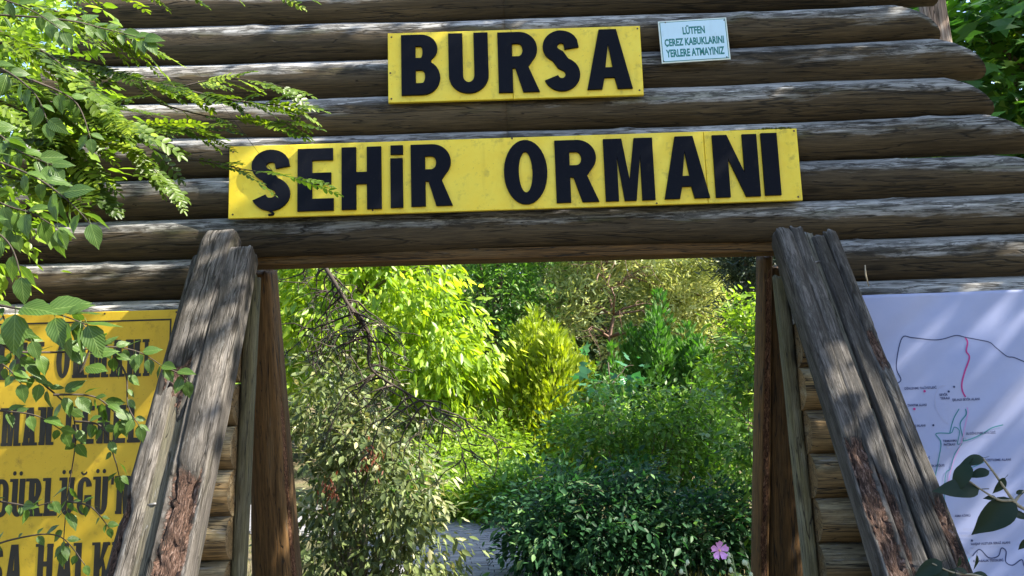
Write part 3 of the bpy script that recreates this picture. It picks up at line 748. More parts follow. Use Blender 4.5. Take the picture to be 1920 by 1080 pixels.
# --- SEHIR ORMANI sign
SY = -0.187
fr = Frame((433,278), (1493,242), (1501,378), (430,411), SY)
ss = empty('yellow_sign', fr.c, 'long yellow sign with raised black letters ŞEHİR ORMANI under the shorter one', 'sign', 'yellow signs with raised black letters')
us, _ = fr.uv(1322, 320)
for (a, b) in ((-fr.w/2, us-0.001), (us+0.001, fr.w/2)):
    V, F = bevel_box(fr, a, b, -fr.h/2, fr.h/2, 0, 0.022); obj('panel', V, F, M_YEL, ss, False)
for ch, x0, x1, yt, yb in (('S',475,547,284,398),('E',561,628,282,398),('H',643,717,279,395),('I',734,757,300,392),('R',772,849,274,389),
                           ('O',945,1026,266,386),('R',1041,1120,266,382),('M',1132,1224,263,379),('A',1241,1325,259,375),('N',1336,1419,256,372),('I',1427,1457,253,369)):
    l = letter(fr, ch, x0, x1, yt, yb, 0.0225, 0.014, M_BLACK, ss)
    if ch == 'S':
        uc, vc = fr.uv(511, 402); k = 0.0052
        cl = [(uc + x*k, vc + y*k, 0) for x, y in ((-1.2,3.2),(1.6,3.2),(1.2,2.0),(3,1.2),(3.6,-1.0),(2.2,-2.6),(-2.6,-2.8),(-2.8,-1.0),(0.6,-0.9),(0.9,0.3),(-1.3,1.1))]
        V, F = loops_mesh([[(a, b) for a, b, c in cl]], 0.0132, 0.001); V = V + np.array([0, 0, 0.0225 + 0.0066])
        obj('cedilla', fr.pts(V), F, M_BLACK, l, False)
    if ch == 'I' and x0 == 734:
        letter(fr, 'I', 734, 757, 276, 293, 0.0225, 0.014, M_BLACK, l, name='letter_dot')
for (x, y) in ((440,287),(439,404),(1486,248),(1494,371),(960,262),(700,396),(1230,383)):
    nail(fr, *fr.uv(x, y), 0.0225, ss)
# moss along the long sign's top edge
mb = MB()
for i in range(60):
    px = 1440 + 55*random.random() - 20*random.random()
    q = P(px, 242 + (1493-px)*0.034, SY - 0.01) + Vector((0, random.uniform(-0.012, 0.012), random.uniform(0.0, 0.008)))
    r = random.uniform(0.004, 0.010)
    V = [tuple(q + Vector((x*r*1.6, y*r, z*r))) for x, y, z in ((1,0,0),(-1,0,0),(0,1,0),(0,-1,0),(0,0,1),(0,0,-1))]
    mb.add(V, [[0,2,4],[2,1,4],[1,3,4],[3,0,4],[2,0,5],[1,2,5],[3,1,5],[0,3,5]])
tag(mb.obj('moss', M_MOSS), 'dark moss tuft on the end of the long yellow sign', 'moss', kind='stuff')
# --- small notice
fr = Frame((1234,41), (1362,33), (1369,112), (1240,120), -0.168)
nb = empty('notice_sign', fr.c, 'small pale blue enamel notice with teal lettering about nut shells', 'sign')
a, b = fr.w/2, fr.h/2
V, F = bevel_box(fr, -a, a, -b, b, 0, 0.006, 0.002); obj('rim', V, F, M_RIM, nb, False)
i1 = 0.012
V, F = bevel_box(fr, -a+i1-0.004, a-i1+0.004, -b+i1-0.004, b-i1+0.004, 0.0062, 0.0068, 0.0002); obj('border_line', V, F, M_TEAL, nb, False)
V, F = bevel_box(fr, -a+i1, a-i1, -b+i1, b-i1, 0.007, 0.0076, 0.0002); obj('face_plate', V, F, M_WHITE, nb, False)
def put_text(fr, txt, x0, x1, yt, yb, w, mat, parent, bold=0.02, name='lettering', warp=None):
    V, F = text_mesh(txt, bold)
    if len(V) == 0: return
    xm = (x0+x1)/2; ym = (yt+yb)/2
    u0, _ = fr.uv(x0, ym); u1, _ = fr.uv(x1, ym); _, vt = fr.uv(xm, yt); _, vb = fr.uv(xm, yb)
    mn = V[:,0].min(); mx = V[:,0].max()
    sx = (u1-u0)/(mx-mn); cap = 1.02; sy = (vt-vb)/cap
    A = np.stack([u0 + (V[:,0]-mn)*sx, vb + V[:,1]*sy, np.full(len(V), w)], -1)
    pts = fr.pts(A)
    if warp is not None: pts[:,1] = warp(pts[:,0], pts[:,2]) - w
    o = obj(name, pts, F, mat, parent, False)
    return o
put_text(fr, 'LÜTFEN', 1279, 1321, 50.5, 64, 0.008, M_TEAL, nb, 0.055)
put_text(fr, 'ÇEREZ KABUKLARINI', 1245, 1357, 71, 84.5, 0.008, M_TEAL, nb, 0.055)
put_text(fr, 'YERLERE ATMAYINIZ', 1248, 1358, 91, 105, 0.008, M_TEAL, nb, 0.055)
for (x, y) in ((1247,43.5),(1357,39),(1362,108),(1244,116)): nail(fr, *fr.uv(x, y), 0.0078, nb, 0.0045)

# --- golden information board, left
LY = -0.30
fr = Frame((-110,594), (337,581), (322,1180), (-125,1194), LY)
ib = empty('information_board', fr.c, 'golden yellow board with black slab lettering behind the leafy twigs', 'board')
V, F = bevel_box(fr, -fr.w/2, fr.w/2, -fr.h/2, fr.h/2, 0, 0.02); obj('panel', V, F, M_YEL2, ib, False)
def bar(fr, u0, u1, v0, v1, w, mat, parent, name):
    obj(name, fr.pts([(u0,v0,w),(u1,v0,w),(u1,v1,w),(u0,v1,w)]), [[0,1,2,3]], mat, parent, False)
ur, vt = fr.uv(325, 598)
wl = 0.009
bar(fr, -ur, ur, vt-wl, vt, 0.0215, M_INK, ib, 'border_line'); bar(fr, ur-wl, ur, -fr.h/2+0.1, vt-wl-0.0005, 0.0215, M_INK, ib, 'border_line')
bar(fr, -ur, -ur+wl, -fr.h/2+0.1, vt-wl-0.0005, 0.0215, M_INK, ib, 'border_line')
def slab_row(txt, xend, ytop, ybot, adv, slope=0.028):
    """row of condensed slab letters set right-aligned to pixel xend"""
    x = xend
    k = 0
    for ch in reversed(txt):
        if ch == ' ': x -= adv*0.62; continue
        if ch == "'": 
            letter(fr, 'I', x-6, x-1, ytop - (x-xend)*slope, ytop + 16 - (x-xend)*slope, 0.0215, 0.0008, M_INK, ib, name='lettering'); x -= 9; continue
        wch = {'I': 0.55, 'M': 1.3, 'L': 0.92, 'E': 0.92}.get(ch, 1.0)*adv
        base = {'Ü':'U','Ğ':'G','İ':'I','Ş':'S'}.get(ch, ch)
        dy = -(x - wch/2 - xend)*slope
        x0, x1, yt, yb = x - wch + 2.5, x - 2.5, ytop + dy, ybot + dy
        if base == 'I': xx0, xx1 = x0 + 2.5, x1 - 2.5
        else: xx0, xx1 = x0, x1
        l = letter(fr, base, xx0 + (1.5 if base in 'HNMARKU' else 0), xx1 - (1.5 if base in 'HNMARKU' else 0), yt, yb, 0.0215, 0.0008, M_INK, ib, s=0.15, name='lettering')
        k += 1
        sl = []
        st = (x1-x0)
        if base in 'HMNARK': sl += [(x0-1.5, x0+st*0.36, yb-6, yb), (x1-st*0.36, x1+1.5, yb-6, yb)]
        if base in 'HMNUK': sl += [(x0-1.5, x0+st*0.36, yt, yt+6), (x1-st*0.36, x1+1.5, yt, yt+6)]
        if base in 'IT': sl += [(x0-0.5, x1+0.5, yb-6, yb)]
        if base == 'I': sl += [(x0-0.5, x1+0.5, yt, yt+6)]
        if base in 'BDELR': sl += [(x0-3, x0+st*0.3, yt, yt+6)]
        if base in 'BDEL': sl += [(x0-3, x0+st*0.3, yb-6, yb)]
        for q, (a, b, c, d) in enumerate(sl):
            ua, va = fr.uv(a, d); ub, vb_ = fr.uv(b, c)
            bar(fr, ua, ub, va, vb_, 0.0231 + 0.0002*q, M_INK, l, 'serif')
        if ch in 'ÜĞ':
            for q in (-1, 1):
                uc, vc = fr.uv((x0+x1)/2 + q*6, yt - 10); r = 0.012
                obj('diaeresis' if ch == 'Ü' else 'breve', fr.pts([(uc + r*0.8*math.cos(a*0.628), vc + r*math.sin(a*0.628), 0.0222) for a in range(10)]), [list(range(10))], M_INK, l, False) if ch == 'Ü' else None
            if ch == 'Ğ':
                lo = arc(0, 0, 1, 1, 180, 360, 10) + arc(0, 0.25, 0.6, 0.6, 360, 180, 10)
                uc, vc = fr.uv((x0+x1)/2, yt - 9); r = 0.017
                V, F = loops_mesh([[(a*r, b*r) for a, b in lo]], 0.0006); obj('breve', fr.pts(V + np.array([uc, vc, 0.0222])), F, M_INK, l, False)
        x -= wch
slab_row('KENT ORMANI', 286, 636, 705, 30.5)
slab_row('ORMAN GENEL', 270, 758, 829, 30.5)
slab_row("MÜDÜRLÜĞÜ'N", 250, 891, 962, 31.5)
slab_row('BURSA HALKI', 232, 1014, 1090, 36)
for (x, y) in ((334,586),(200,589)): nail(fr, *fr.uv(x, y), 0.0205, ib)

# --- map banner, right
BY = -0.35
def ban_y(X, Z):
    X = np.asarray(X, float); Z = np.asarray(Z, float)
    t = X*0.62 - Z*0.78
    return BY + 0.017*(vnoise(t*5.2 + 30, 5) - 0.5) + 0.010*(vnoise(t*12 + 9, 6) - 0.5) + 0.006*(vnoise2(X*3 + 5, Z*3 + 5, 8) - 0.5)
fr = Frame((1596,554), (2080,537), (2146,1250), (1664,1270), BY)
mbn = empty('map_banner', fr.c, 'pale lilac fabric banner printed with a trail map', 'banner')
nu, nv = 90, 110
U = np.linspace(-fr.w/2, fr.w/2, nu); Vv = np.linspace(-fr.h/2, fr.h/2, nv)
UU, VV = np.meshgrid(U, Vv); pts = fr.pts(np.stack([UU.ravel(), VV.ravel(), np.zeros(UU.size)], -1))
pts[:,1] = ban_y(pts[:,0], pts[:,2])
back = pts.copy(); back[:,1] += 0.004
ii = np.arange(nu*nv).reshape(nv, nu)
ff = np.stack([ii[:-1,:-1], ii[:-1,1:], ii[1:,1:], ii[1:,:-1]], -1).reshape(-1,4)
nB = nu*nv
rim = list(ii[0,:]) + list(ii[1:,-1]) + list(ii[-1,-2::-1]) + list(ii[-2:0:-1,0])
rf = np.array([[rim[k], rim[(k+1) % len(rim)], rim[(k+1) % len(rim)] + nB, rim[k] + nB] for k in range(len(rim))])[:, ::-1]
obj('fabric', np.vstack([pts, back]), np.vstack([ff, ff[:, ::-1] + nB, rf]), M_BANNER, mbn)
Z5 = lambda L_: [(1600 + x/3.375, 540 + y/3.375) for x, y in L_]
Z6 = lambda L_: [(1600 + x/3.375, 760 + y/3.375) for x, y in L_]
def pline(px, wd, mat, name='map_line'):
    q = [P(x, y, BY) for x, y in px]; q = smooth_path(q, max(8, len(q)*6)); V = []; F = []
    for i, p in enumerate(q):
        t = (q[min(i+1, len(q)-1)] - q[max(i-1, 0)]).normalized(); s = Vector((-t.z, 0, t.x))*wd/2
        for a in (p+s, p-s): V.append((a.x, float(ban_y(a.x, a.z)) - 0.0025, a.z))
        if i: F.append([2*i-2, 2*i-1, 2*i+1, 2*i])
    obj(name, V, F, mat, mbn, False)
def dot(x, y, r, mat):
    p = P(x, y, BY)
    V = [(p.x + r*math.cos(a*0.628), float(ban_y(p.x, p.z)) - 0.004, p.z + r*math.sin(a*0.628)) for a in range(10)]
    obj('map_dot', V, [list(range(10))], mat, mbn, False)
pline(Z5([(200,622),(262,637),(268,610),(303,580),(275,495),(312,318),(380,314),(500,328),(570,322),(650,300),(710,312),(800,330),(860,345),(900,380),(965,432),(1010,440),(1080,470),(1180,520)]), 0.0055, M_NAVY)
pline(Z5([(708,312),(722,345),(712,400),(730,440),(700,530),(682,600),(685,650),(705,690)]), 0.008, M_MAG)
pline(Z5([(715,755),(720,790),(700,870),(685,960),(660,1040),(640,1090)]) + Z6([(610,460),(590,560)]), 0.005, M_LILAC)
pline(Z5([(665,765),(630,830),(604,920)]), 0.005, M_GREENP); pline(Z5([(604,919),(520,922),(548,975),(535,1080)]) + Z6([(510,520)]), 0.005, M_GREENP)
pline(Z5([(604,920),(620,910),(635,880),(665,905),(655,985),(685,985)]) + Z6([(640,310),(620,400),(590,430),(580,560),(585,660)]), 0.004, M_GREENP)
pline(Z5([(705,765),(708,800),(670,860),(690,950),(697,967),(760,950),(830,915),(880,885),(950,866)]), 0.0055, M_GREENP)
pline(Z5([(580,618),(545,625),(515,680),(520,760),(560,830),(600,862)]), 0.0025, M_FADE)
pline(Z6([(755,955),(800,912),(860,965),(920,955),(940,905),(970,925),(965,990),(1005,1010),(1060,975),(1080,1020),(1150,1060)]), 0.0055, M_NAVY)
pline(Z6([(620,930),(680,900),(755,955)]), 0.003, M_FADE); pline(Z6([(745,400),(830,360)]), 0.004, M_GREENP)
p = [P(*q, BY) for q in Z6([(735,955),(705,1055),(732,1055)])]
obj('map_mark', [(q.x, float(ban_y(q.x, q.z)) - 0.004, q.z) for q in p], [[0,1,2]], M_CYAN, mbn, False)
for (x, y) in Z5([(448,653),(383,765)]): dot(x, y, 0.007, M_MAG)
for (x, y) in Z5([(598,655),(502,868),(632,625)]) + Z6([(442,382),(748,855)]): dot(x, y, 0.006, M_NAVY)
for (x, y) in Z6([(712,207),(590,265),(766,370)]): dot(x, y, 0.006, M_FADE)
def mt(txt, z, x0, x1, yb, h=15, mat=M_NAVY):
    (a, t), (b, bt) = z([(x0, yb-h), (x1, yb)])
    put_text(fr, txt, a, b, t, bt, 0.0035, mat, mbn, 0.03, 'map_lettering', warp=lambda X, Z: ban_y(X, Z))
for a in (('DİNLENME FALİYETLERİ',325,522,640),('TANITIM ALANI',340,460,748),('SEYİR',540,592,682),('TERASI',545,604,704),('ŞELALE SEYİR ALANI',620,793,712),
          ('DEŞARJ ALANI',330,452,878),('SU DİNLENME BÖLGESİ',708,902,925),('TIRMANMA',560,650,973),('PATİKASI',565,638,996)): mt(a[0], Z5, *a[1:])
for a in (('KÜÇÜK ANFİ',375,478,340),('AÇIK ATÖLYE',468,578,388),('KUŞ GÖZETLEME ALANI',770,995,353),('ASMA KÖPRÜ',640,742,706),('BAHÇESİ',520,598,750),
          ('AHŞAP ALETLER SERGİ ALANI',742,995,880),('KALABALIK TESİSLERİ',760,952,990)): mt(a[0], Z6, *a[1:])
mt('ÇOCUK OYUN', Z6, 693, 800, 790, 14, M_FADE); mt('KÜÇÜK PARKURU', Z6, 595, 760, 830, 14, M_FADE); mt('WC', Z6, 740, 766, 910, 13, M_FADE)

# ------------------------------------------------------------------ foliage builders
LEAF_T = {   # (x across, y along, z lift), faces
 'ovate': (np.array([(0,0,0),(0.42,0.28,0.10),(0.40,0.62,0.09),(0,1,-0.06),(-0.40,0.62,0.09),(-0.42,0.28,0.10)]), np.array([[0,1,2,3],[0,3,4,5]])),
 'needle': (np.array([(-0.5,0,0),(0.5,0,0),(0.35,0.6,0),(-0.35,0.6,0)]), np.array([[0,1,2,3]])),
 'spray': (np.array([(0,0,0),(0.5,0.35,0.12),(0.22,1.0,0),(-0.22,1.0,0),(-0.5,0.35,0.12),(0,0.5,0)]), np.array([[0,1,2,5],[0,5,3,4]])),
 'maple': (np.array([(0,0,0),(0.55,0.12,0.06),(0.28,0.42,0.05),(0.62,0.68,0.04),(0.2,0.66,0.05),(0,1.05,-0.05),(-0.2,0.66,0.05),(-0.62,0.68,0.04),(-0.28,0.42,0.05),(-0.55,0.12,0.06)]),
           np.array([[0,1,2,8],[0,8,9,9],[8,2,4,6],[2,3,4,4],[8,6,7,7],[4,5,6,6]])),
}
def leaf_cloud(p, d, nrm, Ln, Wd, kind='ovate'):
    T, TF = LEAF_T[kind]
    if kind == 'maple':
        tri = []
        for f in TF:
            if f[2] == f[3]: tri.append(f[:3])
            else: tri += [f[[0,1,2]], f[[0,2,3]]]
        TF = np.array(tri)
    d = d/np.linalg.norm(d, axis=1, keepdims=True)
    s = np.cross(d, nrm); s /= np.maximum(1e-6, np.linalg.norm(s, axis=1, keepdims=True)); nn = np.cross(s, d)
    n = len(p); k = len(T)
    V = (p[:,None,:] + (Ln[:,None]*T[None,:,1])[:,:,None]*d[:,None,:] + (Wd[:,None]*T[None,:,0])[:,:,None]*s[:,None,:] + (Wd[:,None]*T[None,:,2])[:,:,None]*nn[:,None,:]).reshape(-1,3)
    F = (TF[None] + (np.arange(n)*k)[:,None,None]).reshape(-1, TF.shape[1])
    return V, F, k
def rdir(n):
    v = rng.normal(size=(n,3)); return v/np.linalg.norm(v, axis=1, keepdims=True)
def blob_leaves(blobs, n, cs, per, droop=0.3, upn=0.8, shell=0.55, outward=0.5):
    """leaf bases, axes and normals in clusters spread through ellipsoids"""
    vol = np.array([b[1][0]*b[1][1]*b[1][2] for b in blobs])**0.75; vol = vol/vol.sum()
    ncl = max(4, n//per)
    which = rng.choice(len(blobs), ncl, p=vol)
    C = np.array([b[0] for b in blobs])[which]; R = np.array([b[1] for b in blobs])[which]
    u = rdir(ncl); rad = shell + (1-shell)*rng.random(ncl)**0.6
    rad *= 0.68 + 0.58*rng.random(ncl)
    cc = C + u*R*rad[:,None]
    sz = rng.uniform(0.6, 1.4, ncl)*cs; tc = np.clip(rng.normal(0.45, 0.22, ncl), 0, 1)
    wl_ = rng.integers(0, ncl, n)
    off = rng.normal(size=(n,3))*np.array([1,1,0.7])*sz[wl_][:,None]
    p = cc[wl_] + off
    out = u[wl_]*outward + off/(np.linalg.norm(off, axis=1, keepdims=True)+1e-6)*0.6
    d = out + rdir(n)*0.6 + np.array([0,0,-droop]); nr = rdir(n)*0.6 + np.array([0,0,upn]) + 0.3*out
    t = np.clip(tc[wl_] + rng.normal(0, 0.17, n), 0, 1)
    return p, d, nr, t, cc
def shoots(cc, n, L_, mat_r, mb, step):
    P_, D_, N_ = [], [], []
    top = np.argsort(-cc[:,2])[:max(n, int(len(cc)*0.6))]; mid = cc.mean(0)
    for i in rng.choice(top, min(n, len(top)), replace=False):
        a = Vector(cc[i]); o = Vector(cc[i] - mid); o.z = abs(o.z)*0.6; dv = (o.normalized()*0.7 + Vector(rng.normal(size=3))*0.35 + Vector((0,0,0.55))).normalized()
        ln = L_*rng.uniform(0.5, 1.2); k = 8; pts = [a]
        for _ in range(k):
            dv = (dv + Vector(rng.normal(size=3))*0.12 + Vector((0,0,-0.09))).normalized(); pts.append(pts[-1] + dv*ln/k)
        V, F = tube(pts, [mat_r*(1-0.7*j/k) for j in range(k+1)], 4); mb.add(V, F)
        m_ = max(5, int(ln/step))
        for j in range(m_):
            s_ = 0.15 + 0.85*j/m_; q = pts[min(k, int(s_*k))]; sd3 = dv.cross(Vector((0,0,1))); sd3 = sd3*(1 if j % 2 else -1)
            P_.append(tuple(q)); D_.append(tuple(dv*0.6 + sd3*0.9 + Vector(rng.normal(size=3))*0.25)); N_.append((rng.normal()*0.3, -0.3 + rng.normal()*0.3, 1.0))
    return np.array(P_), np.array(D_), np.array(N_)
def limb(mb, a, b, r0, r1, seg=6, wob=0.08, sides=6):
    a = Vector(a); b = Vector(b); L_ = (b-a).length; pts = []
    for i in range(seg+1):
        t = i/seg; q = a.lerp(b, t)
        q += Vector(rng.normal(size=3))*wob*L_*0.3*math.sin(math.pi*t) + Vector((0,0,0.12*L_*math.sin(math.pi*t)))
        pts.append(q)
    V, F = tube(pts, [r0 + (r1-r0)*i/seg for i in range(seg+1)], sides); mb.add(V, F)
    return pts
def plant(name, label, cat, base, blobs, n, Ln, Wd, mat, bark=None, kind='ovate', cs=0.14, per=30, droop=0.3, upn=0.8, shell=0.5, outward=0.5,
          stems=1, r0=0.06, limbs=14, group=None, extra=None, zmin=0.03, sizevar=0.45):
    base = Vector(base); root = empty(name, base, label, cat, group)
    p, d, nr, t, cc = blob_leaves(blobs, n, cs, per, droop, upn, shell, outward)
    ok = p[:,2] > zmin + 0.02
    p, d, nr, t = p[ok], d[ok], nr[ok], t[ok]
    mb = MB()
    if cat in ('shrub', 'bush'):
        sp_, sd_2, sn_ = shoots(cc, 46 if cat == 'shrub' else 22, 0.42 if cat == 'shrub' else 0.5, 0.004, mb, Ln*0.38)
        p = np.vstack([p, sp_]); d = np.vstack([d, sd_2]); nr = np.vstack([nr, sn_]); t = np.append(t, np.clip(rng.normal(0.72, 0.2, len(sp_)), 0, 1))
    sz = np.clip(rng.normal(1, sizevar, len(p)), 0.4, 1.8)
    V, F, k = leaf_cloud(p, d, nr, Ln*sz, Wd*sz, kind)
    V[:,2] = np.maximum(V[:,2], zmin)
    obj('crown' if cat == 'tree' else 'foliage', V, F, mat, root, kind in ('ovate','spray'), {'tint': np.repeat(t, k)})
    ctr = Vector(np.mean([b[0] for b in blobs], axis=0))
    if stems == 1:
        top = Vector((ctr.x*0.7 + base.x*0.3, ctr.y*0.7 + base.y*0.3, max(b[0][2] + 0.4*b[1][2] for b in blobs)))
        tp = limb(mb, base - Vector((0,0,0.05)), top, r0, r0*0.3, 8, 0.05, 8)
    else: tp = None
    sel = rng.choice(len(cc), min(limbs, len(cc)), replace=False)
    for s in sel:
        e = Vector(cc[s])
        if tp: 
            a = tp[int(rng.integers(2, 8))]
            if a.z > e.z: a = tp[max(2, int(8*e.z/max(tp[-1].z, 0.1)) - 1) if e.z < tp[-1].z else 7]
        else: a = base + Vector((rng.normal()*0.12, rng.normal()*0.1, -0.02))
        limb(mb, a, e, r0*(0.35 if tp else 0.5), r0*0.06, 6, 0.12, 5)
    mb.obj('trunk' if stems == 1 else 'stems', bark or M_BARK, root)
    return root
def blob_px(px, py, Y, rx, ry, rz):
    q = P(px, py, Y); return ((q.x, q.y, q.z), (rx, ry, rz))

# ------------------------------------------------------------------ vegetation seen through the opening
def mpp(Y): return (Y - CAM.y)/F_PX           # metres per pixel at that distance
Y0 = 8.5; m = mpp(Y0)
g = P(650, 900, Y0)
plant('broadleaf_tree', 'bright yellow green tree with drooping leaves behind the bare pine limb', 'tree', (g.x, g.y, 0),
      [blob_px(690,570,Y0,190*m,1.2,105*m), blob_px(800,660,Y0,130*m,1.1,100*m), blob_px(600,640,Y0,120*m,1.1,90*m), blob_px(640,470,Y0+.5,200*m,1.3,100*m), blob_px(830,720,Y0,90*m,0.9,60*m)],
      15000, 0.15, 0.062, L_YELLOW, cs=0.17, per=26, droop=0.9, upn=0.5, r0=0.11, limbs=22)
Y0 = 2.3; m = mpp(Y0)
plant('flowering_shrub', 'pale olive shrub with faded blooms beside the left rear post', 'shrub', (P(660,1000,Y0).x, Y0, 0),
      [blob_px(620,760,Y0,95*m,0.45,90*m), blob_px(640,900,Y0,110*m,0.5,110*m), blob_px(745,920,Y0-.1,90*m,0.45,95*m), blob_px(610,1040,Y0-.1,90*m,0.45,100*m), blob_px(785,1030,Y0-.2,70*m,0.35,70*m), blob_px(700,1060,Y0-.2,110*m,0.35,60*m), blob_px(700,820,Y0,80*m,0.4,70*m)],
      7500, 0.075, 0.03, L_PALE, M_TWIGL, cs=0.10, per=22, droop=0.7, upn=0.7, stems=5, r0=0.03, limbs=36)
# withered red-brown leaf clusters hanging in it are part of the same plant
SHR = [o for o in COL.objects if o.name.startswith('flowering_shrub')][0]
for (px, py) in ((618,915),(695,860)):
    q = np.array(P(px, py, Y0-0.55)); nn_ = 46
    p_ = q + rng.normal(size=(nn_,3))*np.array([0.05,0.05,0.07]); d_ = rdir(nn_)*0.5 + np.array([0,0,-0.7])
    V, F, k = leaf_cloud(p_, d_, rdir(nn_) + np.array([0,-0.4,0.3]), rng.uniform(0.035,0.07,nn_), rng.uniform(0.012,0.02,nn_))
    obj('withered_leaves', V, F, L_RED, SHR, True, {'tint': np.repeat(rng.random(nn_), k)})
Y0 = 8.0; m = mpp(Y0)
for (px, py, rx, rz, lab, mt_) in ((760,850,95,60,'sunlit lime green bush beyond the paved path', L_LIME), (905,850,85,65,'sunlit lime bush between the path and the golden conifer', L_LIME), (1010,860,70,75,'lime green bush touching the dark shrub', L_LIME), (870,930,80,45,'low green undergrowth bush at the bend of the path', L_MID), (690,930,80,70,'green bush at the back of the pale olive shrub', L_MID)):
    y_ = Y0 + rng.uniform(-0.3, 0.9) + (0.9 if px < 800 else 0); m = mpp(y_); q = P(px, py, y_)
    plant('green_bush', lab, 'bush', (q.x, q.y, 0), [blob_px(px,py,y_,rx*m,0.7,rz*m), ((q.x, q.y, 0.45), (rx*m, 0.6, 0.45))], 4200, 0.085, 0.04, mt_, cs=0.11, per=22, droop=0.2, stems=4, r0=0.025, limbs=16)
for (px, py, rx, rz, y_, lab, mt_) in ((760,945,90,60,5.9,'green undergrowth bush along the far edge of the path', L_MID), (900,950,75,55,5.8,'bright low bush at the far edge of the path', L_LIME), (985,930,70,75,5.4,'mid green bush between the path and the dark shrub', L_MID), (830,880,80,60,6.6,'lime bush rising above the undergrowth at the path', L_LIME)):
    m = mpp(y_); q = P(px, py, y_)
    plant('green_bush', lab, 'bush', (q.x, q.y, 0), [blob_px(px,py,y_,rx*m,0.5,rz*m), ((q.x, q.y, 0.28), (rx*m, 0.45, 0.3))], 3600, 0.07, 0.034, mt_, cs=0.09, per=20, droop=0.2, stems=4, r0=0.02, limbs=22)
Y0 = 2.55; m = mpp(Y0)
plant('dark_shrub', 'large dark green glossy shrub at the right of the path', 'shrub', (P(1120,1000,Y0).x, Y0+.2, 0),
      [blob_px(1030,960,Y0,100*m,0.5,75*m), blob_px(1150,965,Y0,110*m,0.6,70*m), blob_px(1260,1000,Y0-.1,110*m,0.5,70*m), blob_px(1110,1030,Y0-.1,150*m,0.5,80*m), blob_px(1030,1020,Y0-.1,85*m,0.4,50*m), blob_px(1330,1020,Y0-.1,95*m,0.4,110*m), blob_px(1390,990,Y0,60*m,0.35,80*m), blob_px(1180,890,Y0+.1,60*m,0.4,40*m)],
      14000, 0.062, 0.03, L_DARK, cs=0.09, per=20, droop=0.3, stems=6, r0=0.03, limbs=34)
Y0 = 4.9; m = mpp(Y0)
plant('leafy_shrub', 'mid green shrub rising behind the dark shrub', 'shrub', (P(1230,900,Y0).x, Y0, 0),
      [blob_px(1190,790,Y0,110*m,0.6,75*m), blob_px(1280,800,Y0,120*m,0.6,85*m), blob_px(1110,830,Y0,80*m,0.5,70*m), blob_px(1340,860,Y0,90*m,0.5,110*m), blob_px(1220,900,Y0,150*m,0.6,100*m)],
      10500, 0.07, 0.035, L_MID, cs=0.10, per=20, droop=0.3, stems=6, r0=0.03, limbs=34)
Y0 = 2.4; m = mpp(Y0)
plant('leafy_shrub', 'light green shrub against the right rear post', 'shrub', (P(1410,900,Y0).x + .25, Y0, 0),
      [blob_px(1420,800,Y0,45*m,0.3,110*m), blob_px(1425,950,Y0,50*m,0.3,120*m), blob_px(1430,690,Y0,45*m,0.3,70*m)],
      1900, 0.07, 0.032, L_MID, cs=0.08, per=16, droop=0.1, stems=5, r0=0.018, limbs=22)
Y0 = 7.2; m = mpp(Y0)
plant('broadleaf_sapling', 'bright green sapling between the cypress and the right rear post', 'tree', (P(1395,800,Y0).x, Y0, 0),
      [blob_px(1395,640,Y0,55*m,0.5,75*m), blob_px(1370,720,Y0,60*m,0.5,60*m), blob_px(1440,600,Y0,50*m,0.5,60*m), blob_px(1430,720,Y0,60*m,0.5,60*m)],
      4800, 0.085, 0.042, L_LIME, cs=0.10, per=20, droop=0.3, r0=0.04, limbs=18)
def conifer(name, label, px, ybase, ytop, halfw, Y, mat, n, Ln, Wd, upn=0.0):
    m = mpp(Y); b = P(px, ybase, Y); tz = P(px, ytop, Y).z; root = empty(name, (b.x, Y, 0), label, 'tree')
    nt_ = int(halfw/5) + 5
    # several upright plumes
    ps, ds, ts = [], [], []
    plumes = [(float(np.clip(rng.normal()*0.42, -0.8, 0.8)), rng.normal()*0.4, rng.uniform(0.78, 1.0)) for _ in range(nt_)] + [(0,0,1.0)]
    mb = MB()
    for (ax, ay, hh) in plumes:
        hh = hh*(1 - 0.22*min(1, math.hypot(ax, ay)))
        k = n//len(plumes); s = rng.random(k)**0.8
        cx = b.x + ax*halfw*m*(0.5 + 0.5*s); cy = Y + ay*halfw*m*(0.5 + 0.5*s); cz = 0.1 + s*(tz-0.1)*hh
        rr = halfw*m*0.62*np.sqrt(np.clip(1-s, 0, 1))*(0.7 + 0.6*rng.random(k)) + 0.02
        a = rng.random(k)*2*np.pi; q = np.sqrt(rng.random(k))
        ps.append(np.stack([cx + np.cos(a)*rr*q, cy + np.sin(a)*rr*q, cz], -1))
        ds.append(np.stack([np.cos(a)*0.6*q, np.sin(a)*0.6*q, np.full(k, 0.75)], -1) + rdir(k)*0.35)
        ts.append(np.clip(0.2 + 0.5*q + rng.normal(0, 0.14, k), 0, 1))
        limb(mb, (b.x + ax*halfw*m*0.2, Y + ay*halfw*m*0.2, 0), (b.x + ax*halfw*m*0.9, Y + ay*halfw*m*0.9, tz*hh*0.85), 0.03, 0.006, 6, 0.03, 5)
    p = np.concatenate(ps); d = np.concatenate(ds); t = np.concatenate(ts); sz = rng.uniform(0.6, 1.3, len(p))
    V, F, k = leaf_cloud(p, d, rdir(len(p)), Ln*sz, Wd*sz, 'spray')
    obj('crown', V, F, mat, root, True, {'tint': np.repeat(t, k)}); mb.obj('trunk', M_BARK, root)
    return root
conifer('golden_conifer', 'golden yellow feathery conifer in full sun', 1010, 800, 578, 95, 9.0, L_GOLD, 9000, 0.15, 0.05)
conifer('golden_conifer', 'small golden conifer behind the shoulder of the larger one', 1085, 800, 640, 45, 9.8, L_GOLD, 2500, 0.15, 0.05)
